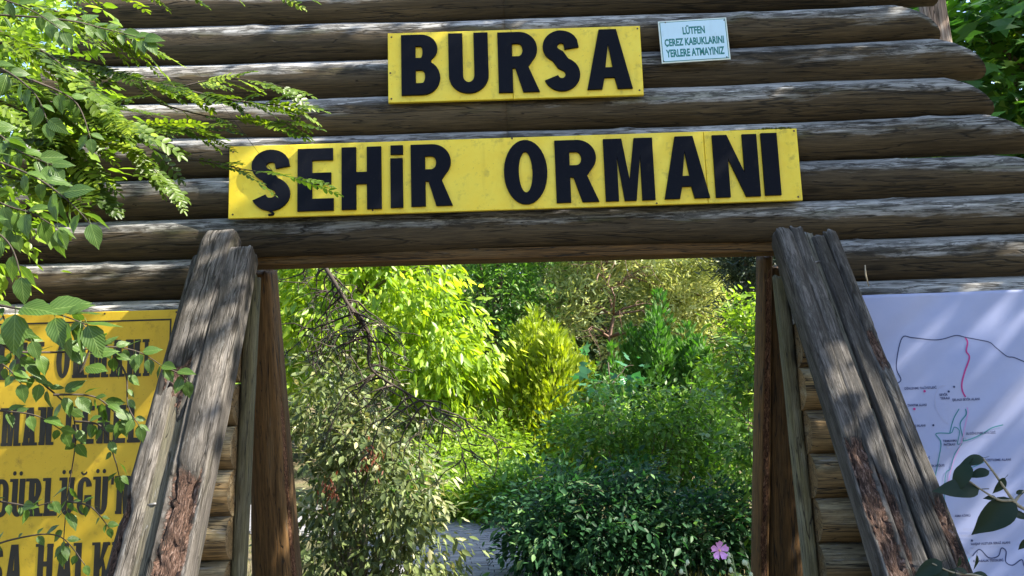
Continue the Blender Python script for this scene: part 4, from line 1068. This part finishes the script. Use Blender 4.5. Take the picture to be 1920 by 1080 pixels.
conifer('green_cypress', 'dense deep green cypress standing in front of pale pines', 1247, 760, 548, 78, 9.2, L_CYP, 11000, 0.13, 0.05)
conifer('green_cypress', 'low green cypress at the foot of the taller one', 1320, 760, 630, 52, 8.6, L_CYP, 4500, 0.13, 0.05)
conifer('green_cypress', 'small bright green cypress beside the blue green leaves', 1152, 760, 645, 30, 8.4, L_CYP, 2000, 0.12, 0.045)
# large-leaved fig
Y0 = 6.2; m = mpp(Y0)
plant('fig_sapling', 'sapling with broad blue green leaves above the green shrub', 'tree', (P(1150,900,Y0).x, Y0, 0),
      [blob_px(1140,705,Y0,80*m,0.4,40*m), blob_px(1195,690,Y0,40*m,0.3,30*m), blob_px(1090,730,Y0,40*m,0.3,35*m)], 70, 0.14, 0.11, L_FIG, kind='maple', cs=0.10, per=7, droop=0.3, upn=1.0, r0=0.03, limbs=18)

def pine(name, label, px, Y, blobs, n, mat, Ln=0.16, base=None, limbs=26, per=60, cs=0.16, r0=0.13, deadn=0, wd=0.012):
    q = P(px, 800, Y); base = base or (q.x, Y, 0)
    root = empty(name, base, label, 'tree')
    p, d, nr, t, cc = blob_leaves(blobs, n, cs, per, -0.15, 0.2, 0.35, 0.5)
    # needles fan out of their tuft
    sz = rng.uniform(0.7, 1.3, len(p))
    V, F, k = leaf_cloud(p, d + rdir(len(p))*0.5, rdir(len(p)), Ln*sz, wd*sz, 'needle')
    obj('crown', V, F, mat, root, False, {'tint': np.repeat(t, k)})
    mb = MB(); top = Vector((base[0], base[1], max(b[0][2] + b[1][2]*0.6 for b in blobs)))
    tp = limb(mb, Vector(base) - Vector((0,0,0.05)), top, r0, r0*0.3, 10, 0.03, 8)
    for s in rng.choice(len(cc), min(limbs, len(cc)), replace=False):
        e = Vector(cc[s]); j = int(np.clip(round(10*(e.z - 0.25)/max(0.1, top.z)), 1, 9)); limb(mb, tp[j], e, r0*0.25, 0.008, 6, 0.12, 5)
    for _ in range(deadn):
        j = int(rng.integers(3, 8)); a = rng.uniform(0, 2*np.pi); L_ = rng.uniform(0.7, 1.7)
        e = tp[j] + Vector((math.cos(a)*L_, math.sin(a)*L_ - 0.4, rng.uniform(-0.3, 0.35)))
        pp = limb(mb, tp[j], e, 0.03, 0.006, 6, 0.15, 5)
        for z in range(3):
            limb(mb, pp[int(rng.integers(2,6))], e + Vector(rng.normal(size=3))*0.35, 0.012, 0.004, 4, 0.2, 4)
    mb.obj('trunk', plain('pine_bark', (0.17, 0.10, 0.07), 0.9, 0, 14, 0.5), root)
    return root
Y0 = 13.5; m = mpp(Y0)
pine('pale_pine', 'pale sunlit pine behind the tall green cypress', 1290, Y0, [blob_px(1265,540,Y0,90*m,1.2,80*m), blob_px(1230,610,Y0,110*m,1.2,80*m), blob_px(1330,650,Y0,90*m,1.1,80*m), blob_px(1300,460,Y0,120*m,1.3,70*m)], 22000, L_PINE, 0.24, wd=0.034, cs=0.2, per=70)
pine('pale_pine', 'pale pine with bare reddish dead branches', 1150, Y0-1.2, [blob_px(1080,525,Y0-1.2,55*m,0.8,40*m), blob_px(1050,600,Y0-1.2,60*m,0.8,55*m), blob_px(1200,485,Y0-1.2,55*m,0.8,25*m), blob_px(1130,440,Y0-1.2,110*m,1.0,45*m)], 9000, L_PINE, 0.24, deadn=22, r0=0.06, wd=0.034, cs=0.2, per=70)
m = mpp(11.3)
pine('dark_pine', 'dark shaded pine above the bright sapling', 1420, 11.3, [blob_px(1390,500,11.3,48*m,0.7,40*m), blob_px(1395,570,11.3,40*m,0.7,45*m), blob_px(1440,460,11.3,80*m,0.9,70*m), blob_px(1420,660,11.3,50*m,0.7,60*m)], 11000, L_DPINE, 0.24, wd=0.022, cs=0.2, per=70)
Y0 = 12.2; m = mpp(Y0)
plant('oak_tree', 'dark green tree at the back between the yellow tree and the pines', 'tree', (P(930,800,Y0).x, Y0, 0),
      [blob_px(930,560,Y0,110*m,1.2,90*m), blob_px(890,640,Y0,90*m,1.1,90*m), blob_px(1000,530,Y0,70*m,1.0,50*m), blob_px(930,440,Y0,130*m,1.3,90*m), blob_px(960,730,Y0,110*m,1.2,80*m)], 12000, 0.10, 0.05, L_MID, cs=0.17, per=26, r0=0.12, limbs=24)
# hanging, almost bare pine limb: its trunk stands behind the log wall on the left
pr = empty('hanging_pine', (-3.1, 1.9, 0), 'dark pine whose nearly bare limb hangs across the yellow green tree', 'tree')
mbp = MB(); tp = limb(mbp, (-3.1,1.9,-0.05), (-2.9,2.0,6.4), 0.16, 0.06, 10, 0.02, 10)
mbp.obj('trunk', M_BARK, pr)
mbl = MB(); NP, ND, NT = [], [], []
YB = 1.55
main = smooth_path([tp[6], P(560,430,YB+.3), P(618,515,YB), P(655,575,YB-.1), P(690,625,YB-.1), P(695,690,YB-.15), P(760,735,YB-.2), P(830,775,YB-.2)], 44)
V, F = tube(main, [0.022 - 0.016*i/43 for i in range(44)], 7); mbl.add(V, F)
def twig_down(a, L_, dirx, lv=0):
    pts = [Vector(a)]; dv = Vector((dirx, rng.normal()*0.25, -0.35 + rng.normal()*0.3)).normalized(); k = max(4, int(L_/0.05))
    for i in range(k):
        dv = (dv + Vector(rng.normal(size=3))*0.22 + Vector((0,0,-0.10))).normalized(); pts.append(pts[-1] + dv*(L_/k))
    V, F = tube(pts, [max(0.0034, 0.009*(1-i/(k+1))*(0.7 if lv else 1)) for i in range(k+1)], 4); mbl.add(V, F)
    if lv < 2:
        for j in range(1, k+1):
            if rng.random() < (0.34 if lv == 0 else 0.12): twig_down(pts[j], L_*rng.uniform(0.3, 0.6), dirx*0.4 + rng.normal()*0.7, lv+1)
    if rng.random() < 0.3:
        nn_ = 22; NP.append(np.array(pts[-1])[None] + rng.normal(size=(nn_,3))*0.012); ND.append(rdir(nn_) + np.array(dv)*0.8); NT.append(np.full(nn_, rng.random()*0.7))
for i in range(6, 44):
    for _ in range(2):
        if rng.random() < 0.6: twig_down(main[i], rng.uniform(0.2, 0.7), rng.choice([-1, -0.7, 0.5, 0.9]) if i > 18 else rng.choice([-1.0, -0.5, -0.2, 0.4]))
lb = mbl.obj('limb', M_TWIG, pr)
NP, ND, NT = np.concatenate(NP), np.concatenate(ND), np.concatenate(NT)
V, F, k = leaf_cloud(NP, ND, rdir(len(NP)), rng.uniform(0.06,0.11,len(NP)), np.full(len(NP),0.0042), 'needle')
obj('needles', V, F, L_DPINE, lb, False, {'tint': np.repeat(NT, k)})
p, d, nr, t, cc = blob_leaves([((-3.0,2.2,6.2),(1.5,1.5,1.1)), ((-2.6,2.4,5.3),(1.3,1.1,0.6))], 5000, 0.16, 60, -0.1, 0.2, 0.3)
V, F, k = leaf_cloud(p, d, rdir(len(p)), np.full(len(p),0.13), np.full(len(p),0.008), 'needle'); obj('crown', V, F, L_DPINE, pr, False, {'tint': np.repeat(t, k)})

# woodland closing the view
for i, (x, y, h, r, mt_, lab) in enumerate((
    (-7.5, 13.0, 7.5, 2.6, L_LIME, 'leafy lime green tree far behind the golden board'),
    (-4.2, 17.0, 8.5, 2.8, L_FAR, 'tall green tree behind the bright yellow green one'),
    (-0.8, 19.0, 9.0, 3.0, L_FAR, 'tall grey green tree at the back, in line with the path'),
    (2.6, 20.5, 9.5, 3.2, L_FAR, 'tall olive green tree rising behind the pines'),
    (6.2, 19.0, 9.0, 3.0, L_FAR, 'far tree behind the dark pine'),
    (-11.5, 17.0, 9.5, 3.2, L_FAR, 'tall far tree beyond the left end of the gateway'),
    (10.5, 17.5, 9.5, 3.2, L_FAR, 'far green tree hidden mostly by the maple'))):
    plant('woodland_tree', lab, 'tree', (x, y, 0), [((x, y, h*0.62), (r, r*0.8, h*0.36)), ((x+r*0.5, y-0.5, h*0.4), (r*0.8, r*0.7, h*0.25)), ((x-r*0.5, y-0.3, h*0.32), (r*0.9, r*0.7, h*0.25))],
          9000, 0.2, 0.11, mt_, cs=0.32, per=26, r0=0.2, limbs=20, group='trees of the wood behind the gateway')
# far wood as one mass on the slope
fx = []; 
p_ = np.stack([rng.uniform(-45, 45, 26000), 27 + 10*rng.random(26000), np.zeros(26000)], -1)
p_[:,2] = (rng.random(26000)**0.8)*(9 + 4*vnoise(p_[:,0]*0.5 + 100, 4)) + 0.5
V, F, k = leaf_cloud(p_, rdir(26000) + np.array([0,-0.2,0.1]), rdir(26000) + np.array([0,-0.5,0.8]), rng.uniform(0.5,1.1,26000), rng.uniform(0.35,0.7,26000))
tag(obj('woodland', V, F, L_FAR, None, True, {'tint': np.repeat(np.clip(vnoise2(p_[:,0]*0.8+60, p_[:,2]*0.8+9, 2)*0.8 + rng.normal(0,0.12,26000), 0, 1), k)}), 'distant mass of green woodland closing the view', 'woodland', kind='stuff')

# maple behind the right gable end
plant('maple_tree', 'green maple rising behind the right end of the log gable', 'tree', (6.0, 3.0, 0),
      [((5.2,2.7,4.6),(1.5,1.0,1.0)), ((6.4,3.0,3.5),(1.6,1.1,1.1)), ((5.1,2.8,3.4),(0.85,0.8,0.8)), ((6.1,3.1,5.6),(1.8,1.2,1.1))], 9000, 0.13, 0.14, L_MAPLE, kind='maple', cs=0.18, per=18, droop=0.5, upn=0.9, r0=0.13, limbs=30)
# trees beyond the left gable end
plant('acacia_tree', 'sunlit leafy tree beyond the left gable end', 'tree', (-5.8, 3.6, 0),
      [((-5.2,3.2,4.8),(1.6,1.2,1.1)), ((-6.0,3.4,3.4),(1.6,1.2,1.1)), ((-4.6,3.2,3.6),(0.9,0.9,0.8)), ((-5.4,3.6,6.0),(1.9,1.4,1.1))], 9000, 0.09, 0.045, L_LIME, cs=0.15, per=24, droop=0.4, r0=0.13, limbs=30)

# overhanging tree on the right, outside the view: its crown dapples the gateway
plant('shade_tree', 'tall broadleaf tree at the right of the gateway overhanging it', 'tree', (6.3, -2.0, 0),
      [((4.6,-0.55,5.6),(1.7,0.85,1.1)), ((6.4,-0.7,5.2),(1.8,1.0,1.4)), ((3.0,-0.4,6.6),(1.6,0.8,0.8)), ((5.6,-0.7,7.4),(2.2,1.0,1.1)), ((3.6,-0.75,6.7),(1.7,0.5,0.7))],
      4300, 0.15, 0.09, L_CANOPY, cs=0.2, per=22, droop=0.5, r0=0.2, limbs=40)

plant('shade_tree', 'unseen broadleaf tree beside the approach, added to shade the paving before the gateway', 'tree', (7.4, -3.9, 0),
      [((6.2,-3.6,5.4),(2.5,1.2,1.3)), ((7.6,-3.8,6.6),(2.4,1.4,1.3)), ((8.2,-3.6,4.4),(1.8,1.2,1.1)), ((5.2,-4.6,5.6),(1.8,1.4,1.0))],
      7000, 0.15, 0.09, L_CANOPY, cs=0.22, per=24, droop=0.5, r0=0.2, limbs=40)  # added out of view to shade the front paving and cut its bounce
# ------------------------------------------------------------------ foreground left: locust
def ovate_leaf_mesh(name, L_, W_, curl=0.15, cup=0.15, tip=0.0, serr=0.0):
    """leaf along +Y with midrib fold, normal +Z; base at origin"""
    ny = 10; V = []; UVc = []; F = []
    for i in range(ny+1):
        t = i/ny
        wv = W_/2*(math.sin(math.pi*min(1, t**0.72)))**(0.85)*(1 - 0.15*t)
        if tip: wv *= (1 - tip*max(0, (t-0.72)/0.28)*0.6)
        if i == 0: wv = W_*0.02
        if i == ny: wv = 0.0004
        if serr and 0 < i < ny: wv *= 1 + serr*(1 if i % 2 else -1)
        z = -curl*L_*t*t
        for x in (-1, -0.5, 0, 0.5, 1):
            V.append((x*wv, t*L_, z + cup*abs(x)*wv + 0.05*wv*math.sin(t*11 + x*3))); UVc.append((x*wv/W_*2, t, 0))
    for i in range(ny):
        for k in range(4): F.append([i*5+k, i*5+k+1, (i+1)*5+k+1, (i+1)*5+k])
    b0 = len(V)   # petiole
    for (y, z) in ((0.0, 0.0), (-0.22*L_, 0.02*L_)):
        for (a, b) in ((0.012,0), (-0.006,0.010), (-0.006,-0.010)):
            V.append((a*L_, y, z + b*L_)); UVc.append((0, 0, 0))
    for k in range(3): F.append([b0+k, b0+(k+1) % 3, b0+3+(k+1) % 3, b0+3+k])
    return make_mesh(name, V, F, True, {'luv': UVc, 'tint': np.full(len(V), 0.5)})
def place(name, me, parent, loc, d, nrm, sc):
    d = Vector(d).normalized(); n_ = Vector(nrm); s = d.cross(n_)
    if s.length < 1e-4: s = d.cross(Vector((1,0,0)))
    s.normalize(); n_ = s.cross(d)
    o = bpy.data.objects.new(name, me); COL.objects.link(o); o.parent = parent
    R = Matrix((s, d, n_)).transposed().to_4x4()
    o.matrix_local = Matrix.Translation(Vector(loc) - wloc(parent)) @ R @ Matrix.Scale(sc, 4)
    return o
def pinnate_mesh(name, L_, pairs, ll, lw):
    mb = MB(); pts = [Vector((0, L_*t, -0.12*L_*t*t)) for t in np.linspace(0, 1, 7)]
    V, F = tube(pts, [0.0016 - 0.001*i/6 for i in range(7)], 4); mb.add(V, F, 0.5)
    def leaflet(b, dr, s):
        b = Vector(b); dr = Vector(dr).normalized(); sd2 = dr.cross(Vector((0,0,1))).normalized(); dr = (dr + Vector(rng.normal(size=3))*0.08).normalized()
        up_ = sd2.cross(dr)
        T = [(0,0,0),(0.42,0.18,0.05),(0.5,0.5,0.07),(0.38,0.84,0.04),(0,1,-0.04),(-0.38,0.84,0.04),(-0.5,0.5,0.07),(-0.42,0.18,0.05)]
        V = [tuple(b + dr*(y*ll*s) + sd2*(x*lw*s) + up_*(z*lw*2)) for x, y, z in T]
        mb.add(V, [[0,1,2],[0,2,3,4],[0,4,5,6],[0,6,7]], float(np.clip(rng.normal(0.5,0.12),0,1)))
    for i in range(pairs):
        t = 0.16 + 0.8*i/(pairs-1); b = (0, L_*t, -0.12*L_*t*t); s = (0.75 + 0.5*math.sin(math.pi*(0.15+0.75*t)))*rng.uniform(0.9,1.08)
        for sg in (-1, 1): leaflet(b, (sg, 0.42 + 0.2*t, -0.1 + rng.normal()*0.08), s)
    leaflet(pts[-1], (0,1,-0.2), 0.9)
    Vc = np.concatenate(mb.V)
    me = make_mesh(name, Vc, mb.F, True, {'tint': np.concatenate(mb.A)}); return me
PIN = [pinnate_mesh('locust_leaf', L_, n_, ll, lw) for L_, n_, ll, lw in ((0.17,7,0.036,0.017),(0.21,9,0.036,0.0165),(0.14,6,0.034,0.018),(0.24,12,0.037,0.0135),(0.18,8,0.034,0.016))]
for me in PIN: me.materials.append(L_LOCUST)
LOC = empty('locust_tree', (-3.3, -1.9, 0), 'locust branches with feathery compound leaves hanging over the left end of the signs', 'tree')
mbt = MB(); limb(mbt, (-3.3,-1.9,-0.05), (-3.1,-1.7,4.6), 0.10, 0.05, 8, 0.02, 8)
def px_path(pp, n): return smooth_path([P(*q) for q in pp], n)
loc_br = [
 ([(-220,20,-1.9),(60,95,-1.7),(190,130,-1.6),(330,165,-1.5),(450,190,-1.45),(560,200,-1.4)], 0.010, 20),
 ([(-220,60,-1.8),(50,150,-1.7),(150,205,-1.7),(250,235,-1.6),(370,240,-1.5)], 0.009, 17),
 ([(-220,120,-1.8),(60,215,-1.9),(130,300,-1.8),(170,345,-1.8)], 0.008, 13),
 ([(190,215,-1.5),(300,285,-1.4),(400,305,-1.4),(460,318,-1.4),(570,335,-1.4)], 0.005, 7),
 ([(-220,-140,-1.7),(100,-30,-1.6),(250,-30,-1.5),(400,-30,-1.4),(540,-20,-1.4)], 0.010, 14),
 ([(-220,-60,-1.9),(60,10,-1.7),(160,40,-1.7),(250,75,-1.6)], 0.009, 16),
 ([(-220,210,-1.9),(20,260,-1.9),(120,260,-1.8),(230,270,-1.7),(300,330,-1.7)], 0.007, 14),
 ([(-220,-20,-2.1),(0,60,-2.0),(100,110,-2.0),(180,190,-1.9),(240,230,-1.9)], 0.007, 15),
 ([(-220,130,-2.0),(0,150,-2.0),(90,190,-1.9),(200,200,-1.8)], 0.007, 14),
 ([(-220,260,-1.9),(10,330,-1.8),(100,350,-1.8)], 0.006, 10),
 ([(330,165,-1.5),(400,150,-1.45),(470,150,-1.4),(540,165,-1.4)], 0.004, 9),
 ([(300,195,-1.5),(400,220,-1.45),(480,225,-1.4),(540,230,-1.4)], 0.004, 9)]
nleaf = 0
for pp, r, k in loc_br:
    path_ = px_path(pp, 40); V, F = tube(path_, [r*(1 - 0.75*i/39) for i in range(40)], 6); mbt.add(V, F)
    limb_start = path_[0]
    if pp[0][0] < 0:
        V, F = tube([Vector((-3.2,-1.8, min(4.4, limb_start.z - 0.3))), limb_start], [0.03, r], 6); mbt.add(V, F)
    for j in range(k):
        i = min(38, int(6 + 33*(j + rng.random()*0.6)/k)); a = path_[i]; t_ = (path_[i+1] - a).normalized()
        side = t_.cross(Vector((0,0,1))).normalized()*(1 if j % 2 else -1)
        for rep in range(2 if k > 9 else 1):
            if rep: side = -side
            dd = t_*rng.uniform(0.5,1.1) + side*rng.uniform(0.2,0.8) + Vector((0, -0.15, rng.uniform(-0.35,0.1)))
            place('leaf', PIN[int(rng.integers(5))], LOC, a, dd, Vector((rng.normal()*0.35, -0.45 + rng.normal()*0.3, 0.9)), rng.uniform(0.7,1.1)); nleaf += 1
    place('leaf', PIN[int(rng.integers(5))], LOC, path_[-1], (path_[-1]-path_[-3]), Vector((0.1,-0.5,0.9)), 0.8); nleaf += 1
mbt.obj('trunk', M_TWIG, LOC)

# ------------------------------------------------------------------ foreground left: broad-leaved shrub
OV = [ovate_leaf_mesh('broad_leaf', 0.088, 0.056, c, u, 0.8, 0.03) for c, u in ((0.12,0.12),(0.25,0.2),(0.05,0.3),(0.35,0.1),(0.2,-0.1))]
for me in OV: me.materials.append(L_BROAD)
SH = empty('broadleaf_shrub', (-2.3, -2.2, 0), 'shrub with oval toothed leaves on thin twigs before the golden board', 'shrub')
mbs = MB()
sh_br = [
 ([(-160,250,-2.3),(40,320,-2.3),(120,370,-2.3),(170,420,-2.3)], 9, 1.0), ([(-160,300,-2.2),(0,380,-2.2),(60,400,-2.2),(110,430,-2.2)], 8, 0.85),
 ([(-160,20,-2.2),(100,35,-2.1),(200,55,-2.0),(275,75,-2.0)], 10, 0.85), ([(-160,380,-2.4),(0,440,-2.4),(40,520,-2.4)], 5, 1.0),
 ([(-160,560,-2.2),(0,642,-2.1),(70,710,-2.0),(140,790,-1.9),(125,940,-1.8),(118,1030,-1.8)], 18, 0.75),
 ([(-160,540,-2.4),(40,580,-2.4),(110,590,-2.4),(165,610,-2.4)], 6, 1.25), ([(20,660,-2.1),(120,660,-2.0),(200,650,-1.95),(260,660,-1.9),(310,690,-1.9)], 12, 0.72),
 ([(200,650,-1.95),(235,700,-1.9),(240,760,-1.9),(262,800,-1.9)], 8, 0.7), ([(100,740,-2.0),(180,745,-1.95),(230,790,-1.9)], 8, 0.72),
 ([(310,690,-1.9),(335,700,-1.9),(352,715,-1.88)], 5, 0.75), ([(140,790,-1.9),(190,800,-1.9),(215,860,-1.85),(225,900,-1.8)], 8, 0.62),
 ([(-100,760,-2.0),(0,770,-2.0),(70,780,-2.0),(120,810,-1.95)], 8, 0.7), ([(-60,930,-1.9),(30,945,-1.9),(60,950,-1.9),(100,940,-1.9)], 7, 0.6),
 ([(125,940,-1.8),(170,950,-1.8),(205,990,-1.75)], 6, 0.5), ([(-60,1040,-1.8),(30,1010,-1.8),(110,1005,-1.8),(160,1060,-1.8)], 6, 0.5),
 ([(-160,480,-2.3),(-20,560,-2.3),(20,620,-2.2),(60,640,-2.2)], 9, 0.8), ([(-80,660,-2.2),(0,680,-2.2),(40,720,-2.2)], 8, 0.75),
 ([(-160,180,-2.2),(-20,240,-2.2),(30,280,-2.2),(100,310,-2.2)], 9, 0.85), ([(-160,330,-2.1),(-30,360,-2.1),(30,440,-2.1)], 8, 0.75),
 ([(150,700,-2.0),(170,640,-2.0),(150,600,-2.0)], 5, 0.9), ([(-160,100,-2.3),(-20,120,-2.3),(60,170,-2.3),(90,230,-2.3)], 9, 0.75),
 ([(-160,-60,-2.2),(-20,-10,-2.2),(60,20,-2.2),(120,60,-2.2)], 9, 0.75), ([(60,150,-2.2),(140,190,-2.1),(170,260,-2.1)], 6, 0.7)]
nl_ = 0
for pp, k, sc in sh_br:
    path_ = px_path(pp, 30); V, F = tube(path_, [0.0042*(1 - 0.7*i/29) for i in range(30)], 5); mbs.add(V, F)
    if pp[0][0] < -90:
        e = path_[0]; V, F = tube(smooth_path([(-2.3,-2.2,0), (-2.35,-2.2,e.z*0.5), (min(-1.9, e.x-0.15),e.y,e.z-0.12), e], 14), [0.012 - 0.007*i/13 for i in range(14)], 5); mbs.add(V, F)
    for j in range(k):
        i = min(28, int(4 + 25*(j + rng.random()*0.5)/k)); a = path_[i]; t_ = (path_[i+1]-a).normalized()
        side = t_.cross(Vector((0,-1,0.2))).normalized()
        for sg in (-1, 1):
            if rng.random() < 0.24: continue
            dd = t_*rng.uniform(0.2,0.9) + side*sg*rng.uniform(0.5,1.0) + Vector((0, rng.normal()*0.3, -0.35))
            nr = Vector((rng.normal()*0.5, -0.7 + rng.normal()*0.4, 0.6 + rng.normal()*0.3))
            s = sc*rng.uniform(0.55,1.1); ddn = dd.normalized()
            place('leaf', OV[int(rng.integers(5))], SH, a + ddn*0.014*s, dd, nr, s); nl_ += 1
    place('leaf', OV[0], SH, path_[-1], (path_[-1]-path_[-3]) + Vector((0,0,-0.02)), Vector((0.1,-0.8,0.5)), sc*0.9); nl_ += 1
mbs.obj('stems', M_TWIG, SH)
# denser growth behind them, at the left edge
plant('leafy_tree', 'dense leafy tree at the left end of the gateway behind the locust', 'tree', (-3.4, -0.8, 0),
      [blob_px(-40,120,-0.9,0.42,0.3,0.5), blob_px(20,300,-0.9,0.40,0.3,0.34), blob_px(0,20,-0.9,0.5,0.3,0.3), blob_px(-80,420,-0.9,0.36,0.3,0.3), blob_px(60,200,-0.8,0.38,0.25,0.3)],
      3600, 0.052, 0.030, L_LIME, cs=0.08, per=16, droop=0.4, r0=0.05, limbs=24)

# ------------------------------------------------------------------ foreground right: leathery twig
LAU = [ovate_leaf_mesh('leathery_leaf', 0.085, 0.044, c, u, 0.5) for c, u in ((0.15,0.2),(0.3,0.1),(0.05,0.35))]
for me in LAU: me.materials.append(L_LAUREL)
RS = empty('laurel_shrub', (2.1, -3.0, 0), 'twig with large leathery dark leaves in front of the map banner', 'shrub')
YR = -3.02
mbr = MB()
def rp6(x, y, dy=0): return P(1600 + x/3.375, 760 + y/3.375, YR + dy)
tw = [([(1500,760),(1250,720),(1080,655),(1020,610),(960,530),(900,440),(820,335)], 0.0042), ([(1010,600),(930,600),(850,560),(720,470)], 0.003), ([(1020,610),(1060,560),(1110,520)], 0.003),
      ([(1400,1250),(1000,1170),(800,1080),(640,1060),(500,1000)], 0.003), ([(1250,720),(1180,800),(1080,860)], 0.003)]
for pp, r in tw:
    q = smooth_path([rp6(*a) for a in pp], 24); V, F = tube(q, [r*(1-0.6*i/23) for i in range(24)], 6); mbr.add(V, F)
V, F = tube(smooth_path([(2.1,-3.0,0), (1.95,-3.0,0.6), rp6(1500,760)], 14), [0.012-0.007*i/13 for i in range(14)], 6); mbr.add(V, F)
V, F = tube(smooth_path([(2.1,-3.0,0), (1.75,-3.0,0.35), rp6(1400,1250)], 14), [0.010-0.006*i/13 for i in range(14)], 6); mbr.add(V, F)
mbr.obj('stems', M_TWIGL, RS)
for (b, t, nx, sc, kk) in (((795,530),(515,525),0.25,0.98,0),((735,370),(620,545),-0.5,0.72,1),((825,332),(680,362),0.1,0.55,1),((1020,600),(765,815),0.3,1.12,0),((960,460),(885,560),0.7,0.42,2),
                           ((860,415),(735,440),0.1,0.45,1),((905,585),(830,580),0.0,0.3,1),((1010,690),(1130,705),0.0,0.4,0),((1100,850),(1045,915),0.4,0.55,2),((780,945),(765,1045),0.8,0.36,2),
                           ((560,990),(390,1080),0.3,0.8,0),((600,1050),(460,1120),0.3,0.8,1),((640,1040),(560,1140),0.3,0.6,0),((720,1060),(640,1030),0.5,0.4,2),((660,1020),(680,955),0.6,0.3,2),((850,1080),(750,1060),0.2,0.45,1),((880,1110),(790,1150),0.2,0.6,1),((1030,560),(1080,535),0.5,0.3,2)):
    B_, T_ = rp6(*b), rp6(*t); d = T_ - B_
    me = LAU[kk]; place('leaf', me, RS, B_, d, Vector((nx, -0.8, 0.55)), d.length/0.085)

# ------------------------------------------------------------------ hollyhock in the opening
def hollyhock(px, py, Y, label, flower=True, seed=0):
    top = P(px, py, Y); base = Vector((top.x + 0.05, Y, 0)); root = empty('hollyhock', base, label, 'flower')
    V, F = tube(smooth_path([base, base.lerp(top, 0.5) + Vector((0.02,0,0)), top], 12), [0.008 - 0.004*i/11 for i in range(12)], 6); obj('stem', V, F, M_STEM, root)
    for i in range(9):
        t = 0.62 + 0.38*i/8; c = base.lerp(top, t) + Vector((rng.normal()*0.02, -0.015, rng.normal()*0.008)); mb = MB()
        V, F = tube([c - Vector((0,0,0.010)), c, c + Vector((0,0,0.012)), c + Vector((0,0,0.018))], [0.005,0.011,0.008,0.002], 8); mb.add(V, F)
        a = base.lerp(top, t - 0.02); V, F = tube([a, c], 0.003, 5); mb.add(V, F); mb.obj('bud', M_BUD, root)
    for i in range(6):
        t = 0.25 + 0.6*i/5; c = base.lerp(top, t); a = rng.uniform(0, 6.28); n_ = 1
        V, F, k = leaf_cloud(np.array([c]), np.array([[math.cos(a), math.sin(a), 0.2]]), np.array([[0,-0.4,1.0]]), np.array([0.07]), np.array([0.07]), 'maple')
        obj('leaf', V, F, L_LIME, root, True, {'tint': np.full(len(V), 0.9)})
    if flower:
        fc = P(1348, 1031, Y - 0.02)
        for k in range(5):
            a0 = k*1.2566 + 0.3; V = []; F = []
            for i in range(5):
                r = 0.045*i/4
                for j in range(5):
                    a = a0 + (j-2)/2*0.66*(1 - 0.08*i); rr = r*(1 + 0.10*math.sin(j*2.2 + i)) if i == 4 else r
                    V.append((fc.x + rr*math.cos(a), fc.y - 0.018*(r/0.045)**1.5 - 0.002*k, fc.z + rr*math.sin(a)))
            for i in range(4):
                for j in range(4): F.append([i*5+j, i*5+j+1, (i+1)*5+j+1, (i+1)*5+j])
            obj('petal', V, F, M_PETAL, root)
        V, F = tube([fc + Vector((0,0,0)), fc + Vector((0,-0.018,0)), fc + Vector((0,-0.024,0))], [0.004,0.006,0.002], 8); obj('flower_heart', V, F, M_HEART, root)
        V, F = tube([top, fc + Vector((0,0.012,0))], 0.003, 5); obj('flower_stalk', V, F, M_STEM, root)
hollyhock(1372, 1040, -0.42, 'hollyhock with one open pink flower and pale buds')
hollyhock(1402, 1050, -0.38, 'hollyhock spike of pale buds right next to the pink flower', False)
hollyhock(1284, 1058, -0.30, 'short hollyhock spike of pale buds in front of the dark shrub', False)

# ------------------------------------------------------------------ dry grass at the path's edges
n_ = 9000
gx_ = np.concatenate([rng.uniform(0.5, 3.2, n_*2//3), rng.uniform(-3.2, -1.3, n_//3)]); gy_ = rng.uniform(0.4, 9.0, len(gx_))
gp = np.stack([gx_, gy_, np.full(len(gx_), 0.0)], -1)
V, F, k = leaf_cloud(gp, rdir(len(gp))*0.45 + np.array([0,0,1.0]), rdir(len(gp)), rng.uniform(0.08,0.3,len(gp)), np.full(len(gp),0.006), 'needle')
tag(obj('grass', V, F, L_GRASS, None, False, {'tint': np.repeat(rng.random(len(gp)), k)}), 'dry grass along the edge of the path', 'grass', kind='stuff')
# dry twig caught on the logs
V, F = tube([P(1622,497,-0.32), P(1623,515,-0.33), P(1629,537,-0.32)], [0.003,0.005,0.0025], 5)
tag(obj('dry_twig', V, F, M_DRY), 'short pale dry twig caught above the map banner', 'twig')
print('objects', len(bpy.data.objects), 'tris', sum(len(m.polygons) for m in bpy.data.meshes))
